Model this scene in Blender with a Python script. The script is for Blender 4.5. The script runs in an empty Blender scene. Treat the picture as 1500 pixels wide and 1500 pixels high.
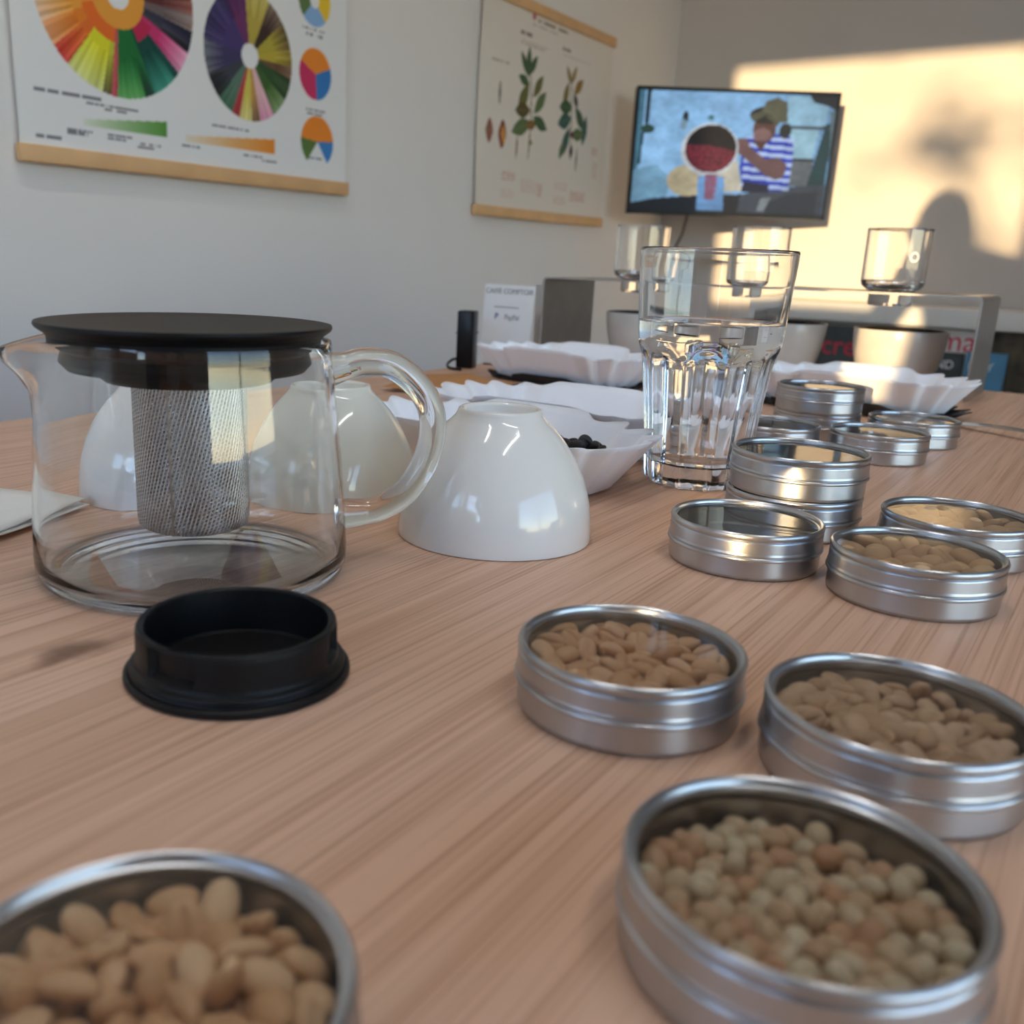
import bpy, math, random
import numpy as np
from mathutils import Vector, Matrix

random.seed(7)
rng = np.random.default_rng(7)
scene = bpy.context.scene
col = scene.collection
PI = math.pi
TZ = 0.74            # height of the table top above the floor; every z below is measured from the table top


def V(x, y, z=0.0):
    return Vector((x, y, z + TZ))


# ------------------------------------------------------------------ camera
PSI = math.radians(35.461)          # the camera looks this far left of the table's long axis (+Y)
PITCH, ROLL = math.radians(16.29), math.radians(2.07)
F_PX = 1404.0
ca, sa = math.cos(PSI), math.sin(PSI)


def room(v):
    return Vector((v[0] * ca - v[1] * sa, v[0] * sa + v[1] * ca, v[2]))


fw = Vector((0, math.cos(PITCH), -math.sin(PITCH)))
rt = Vector((1, 0, 0))
up = rt.cross(fw)
RT = room(rt * math.cos(ROLL) + up * math.sin(ROLL))
UP = room(-rt * math.sin(ROLL) + up * math.cos(ROLL))
FW = room(fw)
cam_data = bpy.data.cameras.new("camera")
cam = bpy.data.objects.new("camera", cam_data)
col.objects.link(cam)
M = Matrix.Identity(4)
for i in range(3):
    M[i][0], M[i][1], M[i][2] = RT[i], UP[i], -FW[i]
M.translation = V(0, 0, 0.12454)
cam.matrix_world = M
cam_data.sensor_width = 36.0
cam_data.lens = F_PX / 1500 * 36.0
cam_data.shift_x = (750 - 634) / 1500
cam_data.shift_y = (787 - 750) / 1500
cam_data.clip_start = 0.01
cam_data.dof.use_dof = True
cam_data.dof.focus_distance = 0.47
cam_data.dof.aperture_fstop = 13.5
scene.camera = cam

# ------------------------------------------------------------------ sky, sun, exposure
SUN_EL = math.radians(6.0)
SUN_AZ = math.radians(9.0)           # the light travels along +Y, drifting to -X
world = bpy.data.worlds.new("world")
scene.world = world
world.use_nodes = True
wn = world.node_tree
bg = wn.nodes["Background"]
sky = wn.nodes.new("ShaderNodeTexSky")
sky.sky_type = 'NISHITA'
sky.sun_disc = False
sky.sun_elevation = math.radians(36.0)
sky.sun_rotation = math.radians(180 - 9)
sky.air_density = 1.0
sky.dust_density = 0.1
sky.ozone_density = 1.4
wn.links.new(sky.outputs[0], bg.inputs[0])
bg.inputs[1].default_value = 0.85

sd = bpy.data.lights.new("sun", 'SUN')
sun = bpy.data.objects.new("sun", sd)
col.objects.link(sun)
sun_dir = Vector((-math.sin(SUN_AZ) * math.cos(SUN_EL), math.cos(SUN_AZ) * math.cos(SUN_EL), -math.sin(SUN_EL)))
sun.rotation_euler = sun_dir.to_track_quat('-Z', 'Y').to_euler()
sun.location = V(2, -8, 3)
sd.energy = 7.6
sd.color = (1.0, 0.70, 0.36)
sd.angle = math.radians(0.55)

scene.view_settings.view_transform = 'Standard'
scene.view_settings.look = 'None'
scene.view_settings.gamma = 1.0
scene.view_settings.use_curve_mapping = False
scene.view_settings.exposure = -0.05
scene.cycles.max_bounces = 16
scene.cycles.diffuse_bounces = 6
scene.cycles.glossy_bounces = 8
scene.cycles.transmission_bounces = 16
scene.cycles.transparent_max_bounces = 32
scene.cycles.sample_clamp_indirect = 6.0
scene.cycles.blur_glossy = 0.5
scene.cycles.adaptive_threshold = 0.015


# ------------------------------------------------------------------ helpers
def lin(c):
    out = []
    for v in c[:3]:
        v = v / 255.0
        out.append(v / 12.92 if v <= 0.04045 else ((v + 0.055) / 1.055) ** 2.4)
    return tuple(out)


def mat(name, color, rough=0.5, metal=0.0, ior=1.5, trans=0.0, var=0.0, scale=20.0, bump=0.0, bscale=200.0,
        spec=0.5, coat=0.0, emit=None, es=0.0, sss=0.0):
    """procedural principled material; var adds a soft noise variation of the colour, bump fine relief"""
    m = bpy.data.materials.new(name)
    m.use_nodes = True
    nt = m.node_tree
    b = nt.nodes["Principled BSDF"]
    b.inputs["Base Color"].default_value = (*color, 1)
    b.inputs["Roughness"].default_value = rough
    b.inputs["Metallic"].default_value = metal
    b.inputs["IOR"].default_value = ior
    b.inputs["Transmission Weight"].default_value = trans
    b.inputs["Specular IOR Level"].default_value = spec
    b.inputs["Coat Weight"].default_value = coat
    if sss:
        b.inputs["Subsurface Weight"].default_value = sss
        b.inputs["Subsurface Radius"].default_value = (0.004, 0.003, 0.002)
    if emit:
        b.inputs["Emission Color"].default_value = (*emit, 1)
        b.inputs["Emission Strength"].default_value = es
    if var or bump:
        tc = nt.nodes.new("ShaderNodeTexCoord")
    if var:
        n = nt.nodes.new("ShaderNodeTexNoise")
        n.inputs["Scale"].default_value = scale
        n.inputs["Detail"].default_value = 4
        r = nt.nodes.new("ShaderNodeValToRGB")
        r.color_ramp.elements[0].position, r.color_ramp.elements[1].position = 0.3, 0.7
        r.color_ramp.elements[0].color = (*[c * (1 - var) for c in color], 1)
        r.color_ramp.elements[1].color = (*[min(1, c * (1 + var)) for c in color], 1)
        nt.links.new(tc.outputs["Object"], n.inputs["Vector"])
        nt.links.new(n.outputs["Fac"], r.inputs["Fac"])
        nt.links.new(r.outputs["Color"], b.inputs["Base Color"])
    if bump:
        n2 = nt.nodes.new("ShaderNodeTexNoise")
        n2.inputs["Scale"].default_value = bscale
        n2.inputs["Detail"].default_value = 3
        bp = nt.nodes.new("ShaderNodeBump")
        bp.inputs["Strength"].default_value = bump
        bp.inputs["Distance"].default_value = 0.002
        nt.links.new(tc.outputs["Object"], n2.inputs["Vector"])
        nt.links.new(n2.outputs["Fac"], bp.inputs["Height"])
        nt.links.new(bp.outputs["Normal"], b.inputs["Normal"])
    return m


def thin_clear(name, ior=1.6, tint=(1, 1, 1), rough=0.02):
    """a thin clear sheet: passes light straight through, mirrors by Fresnel"""
    m = bpy.data.materials.new(name)
    m.use_nodes = True
    nt = m.node_tree
    nt.nodes.remove(nt.nodes["Principled BSDF"])
    out = nt.nodes["Material Output"]
    fr = nt.nodes.new("ShaderNodeFresnel")
    fr.inputs["IOR"].default_value = ior
    t = nt.nodes.new("ShaderNodeBsdfTransparent")
    t.inputs[0].default_value = (*tint, 1)
    g = nt.nodes.new("ShaderNodeBsdfGlossy")
    g.inputs["Roughness"].default_value = rough
    mx = nt.nodes.new("ShaderNodeMixShader")
    nt.links.new(fr.outputs[0], mx.inputs[0])
    nt.links.new(t.outputs[0], mx.inputs[1])
    nt.links.new(g.outputs[0], mx.inputs[2])
    nt.links.new(mx.outputs[0], out.inputs[0])
    return m


def attr_mat(name, rough=0.6, emission=0.0):
    """printed or displayed picture: colour from the mesh's own colour attribute"""
    m = bpy.data.materials.new(name)
    m.use_nodes = True
    nt = m.node_tree
    b = nt.nodes["Principled BSDF"]
    b.inputs["Roughness"].default_value = rough
    a = nt.nodes.new("ShaderNodeAttribute")
    a.attribute_name = "print"
    if emission:
        b.inputs["Base Color"].default_value = (0.01, 0.01, 0.012, 1)
        nt.links.new(a.outputs["Color"], b.inputs["Emission Color"])
        b.inputs["Emission Strength"].default_value = emission
        b.inputs["Specular IOR Level"].default_value = 0.2
    else:
        nt.links.new(a.outputs["Color"], b.inputs["Base Color"])
    return m


def mesh_obj(name, verts, faces, m=None, parent=None, loc=None, rotz=0.0, smooth=True, sharp=35):
    me = bpy.data.meshes.new(name)
    me.from_pydata([tuple(v) for v in verts], [], faces)
    me.update()
    if smooth:
        me.polygons.foreach_set("use_smooth", [True] * len(me.polygons))
        me.set_sharp_from_angle(angle=math.radians(sharp))
    if m:
        me.materials.append(m)
    o = bpy.data.objects.new(name, me)
    col.objects.link(o)
    if parent:
        o.parent = parent
    if loc is not None:
        o.location = loc
    o.rotation_euler.z = rotz
    return o


def recalc(o):
    import bmesh
    bm = bmesh.new()
    bm.from_mesh(o.data)
    bmesh.ops.recalc_face_normals(bm, faces=bm.faces)
    if bm.calc_volume(signed=True) < 0:
        bmesh.ops.reverse_faces(bm, faces=bm.faces)
    bm.to_mesh(o.data)
    bm.free()
    return o


def lathe(profile, n=64, rf=None, closed=False):
    """profile [(r,z)...] turned about z; rf(theta, r, z) may reshape; closed joins last ring to first"""
    verts, rings, faces = [], [], []
    for (r, z) in profile:
        if r <= 1e-9:
            rings.append([len(verts)])
            verts.append((0, 0, z))
        else:
            ring = []
            for k in range(n):
                t = 2 * PI * k / n
                if rf:
                    x, y, zz = rf(t, r, z)
                else:
                    x, y, zz = r * math.cos(t), r * math.sin(t), z
                ring.append(len(verts))
                verts.append((x, y, zz))
            rings.append(ring)
    pairs = list(zip(rings[:-1], rings[1:]))
    if closed:
        pairs.append((rings[-1], rings[0]))
    for a, b in pairs:
        if len(a) == 1 and len(b) == 1:
            continue
        for k in range(n):
            j = (k + 1) % n
            if len(a) == 1:
                faces.append((a[0], b[j], b[k]))
            elif len(b) == 1:
                faces.append((a[k], a[j], b[0]))
            else:
                faces.append((a[k], a[j], b[j], b[k]))
    return verts, faces


def support(pr, eps=0.0003, limit=0.0012):
    """extra rings close to the ends of long straight runs, so shading stays flat along them"""
    out = [pr[0]]
    for (r0, z0), (r1, z1) in zip(pr[:-1], pr[1:]):
        l = math.hypot(r1 - r0, z1 - z0)
        if l > limit:
            for q in (eps / l, 1 - eps / l):
                out.append((r0 + (r1 - r0) * q, z0 + (z1 - z0) * q))
        out.append((r1, z1))
    return out


def tube(path, rad, n=10, caps=True):
    """tube along a polyline; rad a number or a list"""
    pts = [Vector(p) for p in path]
    rads = rad if isinstance(rad, (list, tuple)) else [rad] * len(pts)
    verts, faces = [], []
    nrm = None
    for i, p in enumerate(pts):
        d = (pts[min(i + 1, len(pts) - 1)] - pts[max(i - 1, 0)]).normalized()
        if nrm is None:
            a = Vector((0, 0, 1)) if abs(d.z) < 0.9 else Vector((1, 0, 0))
            nrm = d.cross(a).normalized()
        else:
            nrm = (nrm - d * nrm.dot(d)).normalized()
        b = d.cross(nrm)
        for k in range(n):
            t = 2 * PI * k / n
            verts.append(p + (nrm * math.cos(t) + b * math.sin(t)) * rads[i])
    for i in range(len(pts) - 1):
        for k in range(n):
            j = (k + 1) % n
            faces.append((i * n + k, i * n + j, (i + 1) * n + j, (i + 1) * n + k))
    if caps:
        faces.append(tuple(reversed(range(n))))
        faces.append(tuple(range((len(pts) - 1) * n, len(pts) * n)))
    return verts, faces


def spline(pts, n=8):
    """Catmull-Rom through the points"""
    P = [Vector(p) for p in pts]
    P = [P[0] * 2 - P[1]] + P + [P[-1] * 2 - P[-2]]
    out = []
    for i in range(1, len(P) - 2):
        for k in range(n):
            t = k / n
            a, b, c, d = P[i - 1], P[i], P[i + 1], P[i + 2]
            out.append(0.5 * ((2 * b) + (c - a) * t + (2 * a - 5 * b + 4 * c - d) * t * t + (3 * b - a - 3 * c + d) * t ** 3))
    out.append(P[-2])
    return out


def box(x0, x1, y0, y1, z0, z1, bev=0.0):
    if bev <= 0:
        v = [(x, y, z) for x in (x0, x1) for y in (y0, y1) for z in (z0, z1)]
        f = [(0, 1, 3, 2), (4, 6, 7, 5), (0, 4, 5, 1), (2, 3, 7, 6), (0, 2, 6, 4), (1, 5, 7, 3)]
        return v, f
    import bmesh
    bm = bmesh.new()
    bmesh.ops.create_cube(bm, size=1)
    for q in bm.verts:
        q.co = Vector(((x0 + x1) / 2 + q.co.x * (x1 - x0), (y0 + y1) / 2 + q.co.y * (y1 - y0), (z0 + z1) / 2 + q.co.z * (z1 - z0)))
    bmesh.ops.bevel(bm, geom=list(bm.edges), offset=bev, segments=2, affect='EDGES', profile=0.5)
    bm.verts.index_update()
    v = [tuple(q.co) for q in bm.verts]
    f = [tuple(q.index for q in p.verts) for p in bm.faces]
    bm.free()
    return v, f


def join(*vf):
    V_, F_ = [], []
    for v, f in vf:
        o = len(V_)
        V_ += [tuple(q) for q in v]
        F_ += [tuple(i + o for i in p) for p in f]
    return V_, F_


def xform(vf, mtx):
    return [mtx @ Vector(v) for v in vf[0]], vf[1]


def tag(o, label=None, cat=None, group=None, kind=None):
    if label:
        o["label"] = label
    if cat:
        o["category"] = cat
    if group:
        o["group"] = group
    if kind:
        o["kind"] = kind
    return o


def thing(name, label, cat, loc, rotz=0.0, group=None):
    o = bpy.data.objects.new(name, None)
    o.empty_display_size = 0.02
    col.objects.link(o)
    o.location = loc
    o.rotation_euler.z = rotz
    return tag(o, label, cat, group)


def struct(name, vf, m, parent=None):
    o = mesh_obj(name, vf[0], vf[1], m, parent, smooth=False)
    o["kind"] = "structure"
    return o


def text(body, size, m, parent, loc, rot=(PI / 2, 0, 0), align='LEFT', name="lettering", spacing=1.0, sx=1.0):
    c = bpy.data.curves.new(name, 'FONT')
    c.body = body
    c.size = size
    c.align_x = align
    c.extrude = 0.0002
    c.space_character = spacing
    c.materials.append(m)
    o = bpy.data.objects.new(name, c)
    col.objects.link(o)
    o.parent = parent
    o.location = loc
    o.rotation_euler = rot
    o.scale.x = sx
    bpy.context.view_layer.update()
    me = bpy.data.meshes.new_from_object(o.evaluated_get(bpy.context.evaluated_depsgraph_get()))
    q = bpy.data.objects.new(name, me)
    col.objects.link(q)
    q.parent = parent
    q.location, q.rotation_euler, q.scale = o.location, o.rotation_euler, o.scale
    bpy.data.objects.remove(o)
    return q


def raster(name, w, h, nx, ny, fun, m, parent):
    """flat picture sheet in local x (0..w), z (0..h); fun(X, Z) -> sRGB 0..255 array (ny+1, nx+1, 3)"""
    xs, zs = np.linspace(0, w, nx + 1), np.linspace(0, h, ny + 1)
    X, Z = np.meshgrid(xs, zs)
    C = fun(X, Z) / 255.0
    C = np.where(C <= 0.04045, C / 12.92, ((C + 0.055) / 1.055) ** 2.4)
    co = np.stack([X, np.zeros_like(X), Z], -1).reshape(-1, 3)
    idx = np.arange((nx + 1) * (ny + 1)).reshape(ny + 1, nx + 1)
    f = np.stack([idx[:-1, :-1], idx[:-1, 1:], idx[1:, 1:], idx[1:, :-1]], -1).reshape(-1, 4)
    me = bpy.data.meshes.new(name)
    me.from_pydata(co.tolist(), [], f.tolist())
    a = me.color_attributes.new("print", 'FLOAT_COLOR', 'POINT')
    rgba = np.concatenate([C.reshape(-1, 3), np.ones((len(co), 1))], 1).astype(np.float32)
    a.data.foreach_set("color", rgba.ravel())
    me.materials.append(m)
    o = bpy.data.objects.new(name, me)
    col.objects.link(o)
    o.parent = parent
    return o


# ------------------------------------------------------------------ materials
def wood_table():
    m = bpy.data.materials.new("oak table")
    m.use_nodes = True
    nt = m.node_tree
    L = nt.links
    b = nt.nodes["Principled BSDF"]
    tc = nt.nodes.new("ShaderNodeTexCoord")

    def noise(sc, detail, scale=1.0, dist=0.0):
        mp = nt.nodes.new("ShaderNodeMapping")
        mp.inputs["Scale"].default_value = sc
        n = nt.nodes.new("ShaderNodeTexNoise")
        n.inputs["Scale"].default_value = scale
        n.inputs["Detail"].default_value = detail
        n.inputs["Distortion"].default_value = dist
        L.new(tc.outputs["Object"], mp.inputs["Vector"])
        L.new(mp.outputs["Vector"], n.inputs["Vector"])
        return n

    def ramp(src, p0, c0, p1, c1):
        r = nt.nodes.new("ShaderNodeValToRGB")
        r.color_ramp.elements[0].position, r.color_ramp.elements[1].position = p0, p1
        r.color_ramp.elements[0].color, r.color_ramp.elements[1].color = (*c0, 1), (*c1, 1)
        L.new(src, r.inputs["Fac"])
        return r

    def mul(a, bb, fac=1.0):
        x = nt.nodes.new("ShaderNodeMixRGB")
        x.blend_type = 'MULTIPLY'
        x.inputs[0].default_value = fac
        L.new(a, x.inputs[1])
        L.new(bb, x.inputs[2])
        return x.outputs[0]

    broad = ramp(noise((16, 1.1, 1), 4, 1.0, 0.6).outputs["Fac"], 0.25, lin((217, 175, 147)), 0.75, lin((229, 191, 164)))
    grain = ramp(noise((210, 2.2, 1), 5, 1.0, 0.35).outputs["Fac"], 0.36, (0.74, 0.67, 0.61), 0.56, (1, 1, 1))
    pores = ramp(noise((900, 9, 1), 2, 1.0).outputs["Fac"], 0.36, (0.60, 0.50, 0.42), 0.47, (1, 1, 1))
    c = mul(broad.outputs[0], grain.outputs[0], 0.6)
    c = mul(c, pores.outputs[0], 0.5)
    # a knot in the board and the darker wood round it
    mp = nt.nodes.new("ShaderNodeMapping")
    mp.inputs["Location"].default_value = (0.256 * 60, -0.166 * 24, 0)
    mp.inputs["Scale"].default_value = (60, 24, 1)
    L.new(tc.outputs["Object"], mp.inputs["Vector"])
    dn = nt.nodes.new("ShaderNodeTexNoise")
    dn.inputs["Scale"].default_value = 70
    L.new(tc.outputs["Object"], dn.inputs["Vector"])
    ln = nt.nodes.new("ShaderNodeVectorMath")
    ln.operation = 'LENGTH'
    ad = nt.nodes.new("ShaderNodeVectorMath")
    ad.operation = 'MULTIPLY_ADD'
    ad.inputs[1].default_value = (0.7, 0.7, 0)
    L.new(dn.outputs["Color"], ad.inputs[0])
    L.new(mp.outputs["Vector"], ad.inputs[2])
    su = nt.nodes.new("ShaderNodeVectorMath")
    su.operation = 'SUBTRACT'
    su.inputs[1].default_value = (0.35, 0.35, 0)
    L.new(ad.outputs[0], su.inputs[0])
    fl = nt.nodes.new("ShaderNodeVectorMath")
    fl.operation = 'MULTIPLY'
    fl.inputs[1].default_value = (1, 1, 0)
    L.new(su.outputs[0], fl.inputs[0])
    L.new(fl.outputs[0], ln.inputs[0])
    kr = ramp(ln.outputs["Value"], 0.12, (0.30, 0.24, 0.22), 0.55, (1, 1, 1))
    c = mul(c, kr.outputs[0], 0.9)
    L.new(c, b.inputs["Base Color"])
    b.inputs["Roughness"].default_value = 0.48
    b.inputs["Specular IOR Level"].default_value = 0.35
    bp = nt.nodes.new("ShaderNodeBump")
    bp.inputs["Strength"].default_value = 0.25
    bp.inputs["Distance"].default_value = 0.0006
    L.new(grain.outputs[0], bp.inputs["Height"])
    L.new(bp.outputs[0], b.inputs["Normal"])
    return m


def mesh_wire():
    """fine woven steel wire cloth with half-open gaps, interior shade painted dark between the wires"""
    m = bpy.data.materials.new("woven steel mesh")
    m.use_nodes = True
    nt = m.node_tree
    L = nt.links
    b = nt.nodes["Principled BSDF"]
    b.inputs["Metallic"].default_value = 1.0
    b.inputs["Roughness"].default_value = 0.32
    b.inputs["Base Color"].default_value = (0.80, 0.80, 0.81, 1)
    uv = nt.nodes.new("ShaderNodeUVMap")
    uv.uv_map = "UVMap"

    def wave(rot, sc):
        mp = nt.nodes.new("ShaderNodeMapping")
        mp.inputs["Rotation"].default_value = (0, 0, rot)
        L.new(uv.outputs[0], mp.inputs["Vector"])
        w = nt.nodes.new("ShaderNodeTexWave")
        w.wave_type = 'BANDS'
        w.inputs["Scale"].default_value = sc
        w.inputs["Distortion"].default_value = 0.0
        L.new(mp.outputs[0], w.inputs["Vector"])
        return w
    # uv is in millimetres / 10
    w1, w2 = wave(math.radians(17), 2.1), wave(math.radians(72), 2.3)
    mx = nt.nodes.new("ShaderNodeMath")
    mx.operation = 'MAXIMUM'
    L.new(w1.outputs["Fac"], mx.inputs[0])
    w2s = nt.nodes.new("ShaderNodeMath")
    w2s.operation = 'MULTIPLY'
    w2s.inputs[1].default_value = 0.78
    L.new(w2.outputs["Fac"], w2s.inputs[0])
    L.new(w2s.outputs[0], mx.inputs[1])
    r = nt.nodes.new("ShaderNodeValToRGB")
    r.color_ramp.elements[0].position, r.color_ramp.elements[1].position = 0.50, 0.74
    r.color_ramp.elements[0].color = (0.45, 0.45, 0.45, 1)
    L.new(mx.outputs[0], r.inputs[0])
    rc = nt.nodes.new("ShaderNodeValToRGB")
    rc.color_ramp.elements[0].position, rc.color_ramp.elements[1].position = 0.55, 0.85
    rc.color_ramp.elements[0].color = (0.05, 0.05, 0.05, 1)  # gaps coloured dark to stand for the strainer's shaded inside
    rc.color_ramp.elements[1].color = (0.90, 0.90, 0.91, 1)
    L.new(mx.outputs[0], rc.inputs[0])
    L.new(rc.outputs[0], b.inputs["Base Color"])
    bp = nt.nodes.new("ShaderNodeBump")
    bp.inputs["Strength"].default_value = 0.9
    bp.inputs["Distance"].default_value = 0.0006
    L.new(mx.outputs[0], bp.inputs["Height"])
    L.new(bp.outputs[0], b.inputs["Normal"])
    t = nt.nodes.new("ShaderNodeBsdfTransparent")
    ms = nt.nodes.new("ShaderNodeMixShader")
    L.new(r.outputs[0], ms.inputs[0])
    L.new(t.outputs[0], ms.inputs[1])
    L.new(b.outputs[0], ms.inputs[2])
    L.new(ms.outputs[0], nt.nodes["Material Output"].inputs[0])
    return m


def bean_mat(name, c0, c1, c2, rough=0.55):
    """green coffee: colour drawn per bean between three tones, with fine mottling"""
    m = bpy.data.materials.new(name)
    m.use_nodes = True
    nt = m.node_tree
    L = nt.links
    b = nt.nodes["Principled BSDF"]
    oi = nt.nodes.new("ShaderNodeObjectInfo")
    r = nt.nodes.new("ShaderNodeValToRGB")
    r.color_ramp.elements[0].color = (*c0, 1)
    r.color_ramp.elements[1].color = (*c2, 1)
    e = r.color_ramp.elements.new(0.55)
    e.color = (*c1, 1)
    L.new(oi.outputs["Random"], r.inputs[0])
    tc = nt.nodes.new("ShaderNodeTexCoord")
    n = nt.nodes.new("ShaderNodeTexNoise")
    n.inputs["Scale"].default_value = 420
    n.inputs["Detail"].default_value = 3
    L.new(tc.outputs["Object"], n.inputs["Vector"])
    r2 = nt.nodes.new("ShaderNodeValToRGB")
    r2.color_ramp.elements[0].position, r2.color_ramp.elements[1].position = 0.3, 0.65
    r2.color_ramp.elements[0].color = (0.78, 0.74, 0.68, 1)
    r2.color_ramp.elements[1].color = (1, 1, 1, 1)
    L.new(n.outputs["Fac"], r2.inputs[0])
    mx = nt.nodes.new("ShaderNodeMixRGB")
    mx.blend_type = 'MULTIPLY'
    mx.inputs[0].default_value = 1
    L.new(r.outputs[0], mx.inputs[1])
    L.new(r2.outputs[0], mx.inputs[2])
    L.new(mx.outputs[0], b.inputs["Base Color"])
    b.inputs["Roughness"].default_value = rough
    bp = nt.nodes.new("ShaderNodeBump")
    bp.inputs["Strength"].default_value = 0.25
    bp.inputs["Distance"].default_value = 0.0005
    L.new(n.outputs["Fac"], bp.inputs["Height"])
    L.new(bp.outputs[0], b.inputs["Normal"])
    return m


M_WALL = mat("white wall paint", (0.83, 0.80, 0.78), 0.85, var=0.015, scale=3, bump=0.06, bscale=350)
M_CEIL = mat("ceiling paint", (0.78, 0.77, 0.75), 0.9, var=0.01, scale=3)
M_FLOOR = mat("floor laminate", (0.30, 0.22, 0.16), 0.45, var=0.15, scale=6)
M_GROUND = mat("street paving", (0.22, 0.21, 0.20), 0.9, var=0.1, scale=1)
M_WHITE = mat("white lacquer", (0.80, 0.80, 0.78), 0.35, var=0.01, scale=5)
M_OAK = wood_table()
M_OAKD = mat("table leg oak", lin((190, 150, 112)), 0.5, var=0.12, scale=18)
M_RAIL = mat("beech poster rail", lin((222, 178, 128)), 0.5, var=0.08, scale=14)
M_GLASS = mat("clear glass", (1, 1, 1), 0.0, ior=1.47, trans=1.0)
M_GLASS_T = mat("borosilicate glass", (0.985, 0.995, 0.99), 0.0, ior=1.47, trans=1.0)
M_WATER = mat("water", (1, 1, 1), 0.0, ior=1.333, trans=1.0)
M_PANE = thin_clear("window pane", 1.5)
M_CLEAR = thin_clear("clear lid window", 1.62, (0.96, 0.96, 0.95), 0.015)
M_TIN = mat("tinplate", (0.53, 0.55, 0.58), 0.33, metal=1.0, var=0.04, scale=90, bump=0.02, bscale=900)
M_BLACK = mat("black plastic", (0.006, 0.006, 0.0065), 0.44, spec=0.24, var=0.15, scale=300, bump=0.10, bscale=1500)
M_BLACKG = mat("black gloss plastic", (0.006, 0.006, 0.007), 0.30, spec=0.25, var=0.1, scale=100)
for _m in (M_TIN,):
    _b = _m.node_tree.nodes["Principled BSDF"]
    _t = _m.node_tree.nodes.new("ShaderNodeTangent")
    _t.direction_type, _t.axis = 'RADIAL', 'Z'
    _m.node_tree.links.new(_t.outputs[0], _b.inputs["Tangent"])
    _b.inputs["Anisotropic"].default_value = 0.6
    _b.inputs["Anisotropic Rotation"].default_value = 0.25
M_MESH = mesh_wire()
M_STEEL = mat("brushed steel", (0.58, 0.56, 0.53), 0.30, metal=1.0, var=0.05, scale=40, bump=0.03, bscale=700)
M_SPOON = mat("polished steel", (0.88, 0.89, 0.90), 0.28, metal=1.0, var=0.02, scale=40)
M_CHINA = mat("white porcelain", (0.86, 0.85, 0.82), 0.10, var=0.008, scale=10, coat=0.4)
M_CREAM = mat("cream porcelain", (0.80, 0.79, 0.70), 0.10, var=0.008, scale=10, coat=0.4)
M_STONE = mat("grey glazed stoneware", (0.68, 0.66, 0.62), 0.22, var=0.04, scale=40)
M_STONE_IN = mat("black glaze", (0.012, 0.011, 0.011), 0.18, var=0.1, scale=40)
M_PAPER = mat("white tray paper", (0.92, 0.93, 0.97), 0.6, var=0.01, scale=40, bump=0.05, bscale=600)
M_PAPERB = mat("black tray paper", (0.015, 0.015, 0.016), 0.55, var=0.1, scale=40)
M_NAPKIN = mat("napkin paper", (0.84, 0.84, 0.81), 0.85, var=0.015, scale=60, bump=0.15, bscale=500)
M_CARD = mat("white card", (0.85, 0.85, 0.85), 0.45, var=0.01, scale=30)
M_KRAFT = mat("brown kraft paper", lin((184, 130, 78)), 0.6, var=0.08, scale=60, bump=0.1, bscale=300)
M_INK = mat("dark print", (0.10, 0.10, 0.11), 0.6, var=0.05)
M_INKG = mat("grey print", (0.36, 0.36, 0.37), 0.6, var=0.05)
M_BLUE = mat("blue print", (0.03, 0.06, 0.22), 0.5, var=0.05)
M_RED = mat("red print", (0.62, 0.03, 0.07), 0.5, var=0.05)
M_WINK = mat("white print", (0.85, 0.85, 0.85), 0.5, var=0.02)
M_FROST = mat("etched white mark", (0.75, 0.75, 0.74), 0.7, var=0.02)
M_PRINT = attr_mat("poster print", 0.75)
M_SCREEN = attr_mat("lit screen", 0.30, 0.95)
M_LAMP = mat("led strip", (0.9, 0.9, 0.9), 0.5, emit=(1.0, 0.98, 0.95), es=40.0)
B_T4 = bean_mat("beans tan", lin((212, 174, 136)), lin((226, 190, 154)), lin((240, 210, 178)))
B_T3 = bean_mat("beans olive tan", lin((198, 168, 136)), lin((214, 186, 156)), lin((232, 208, 182)))
B_T2 = bean_mat("peaberries", lin((206, 164, 130)), lin((216, 198, 168)), lin((230, 222, 198)))
B_T1 = bean_mat("beans pale gold", lin((216, 176, 132)), lin((234, 200, 160)), lin((246, 222, 188)))
B_T5 = bean_mat("large beans", lin((208, 174, 132)), lin((222, 188, 146)), lin((234, 204, 164)))
B_DARK = bean_mat("dark roast", (0.010, 0.008, 0.007), (0.016, 0.011, 0.009), (0.022, 0.015, 0.011), 0.4)

# ------------------------------------------------------------------ the room
XL, XR, YB, YR, ZF, ZC = -1.50, 2.60, 3.473, -2.20, -TZ, 2.1


def zt(z):
    return z + TZ


struct("floor", box(XL - 0.2, XR + 0.2, YR - 0.2, YB + 0.2, -0.1, 0.0), M_FLOOR)
struct("ceiling", box(XL - 0.2, XR + 0.2, YR - 0.2, YB + 0.2, zt(ZC), zt(ZC) + 0.2), M_CEIL)
struct("wall_left", box(XL - 0.2, XL, YR - 0.2, YB + 0.2, 0, zt(ZC)), M_WALL)
M_WALL2 = mat("greige wall paint", (0.68, 0.64, 0.615), 0.85, var=0.015, scale=3, bump=0.06, bscale=350)
struct("wall_back", box(XL, XR, YB, YB + 0.2, 0, zt(ZC)), M_WALL2)


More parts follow.
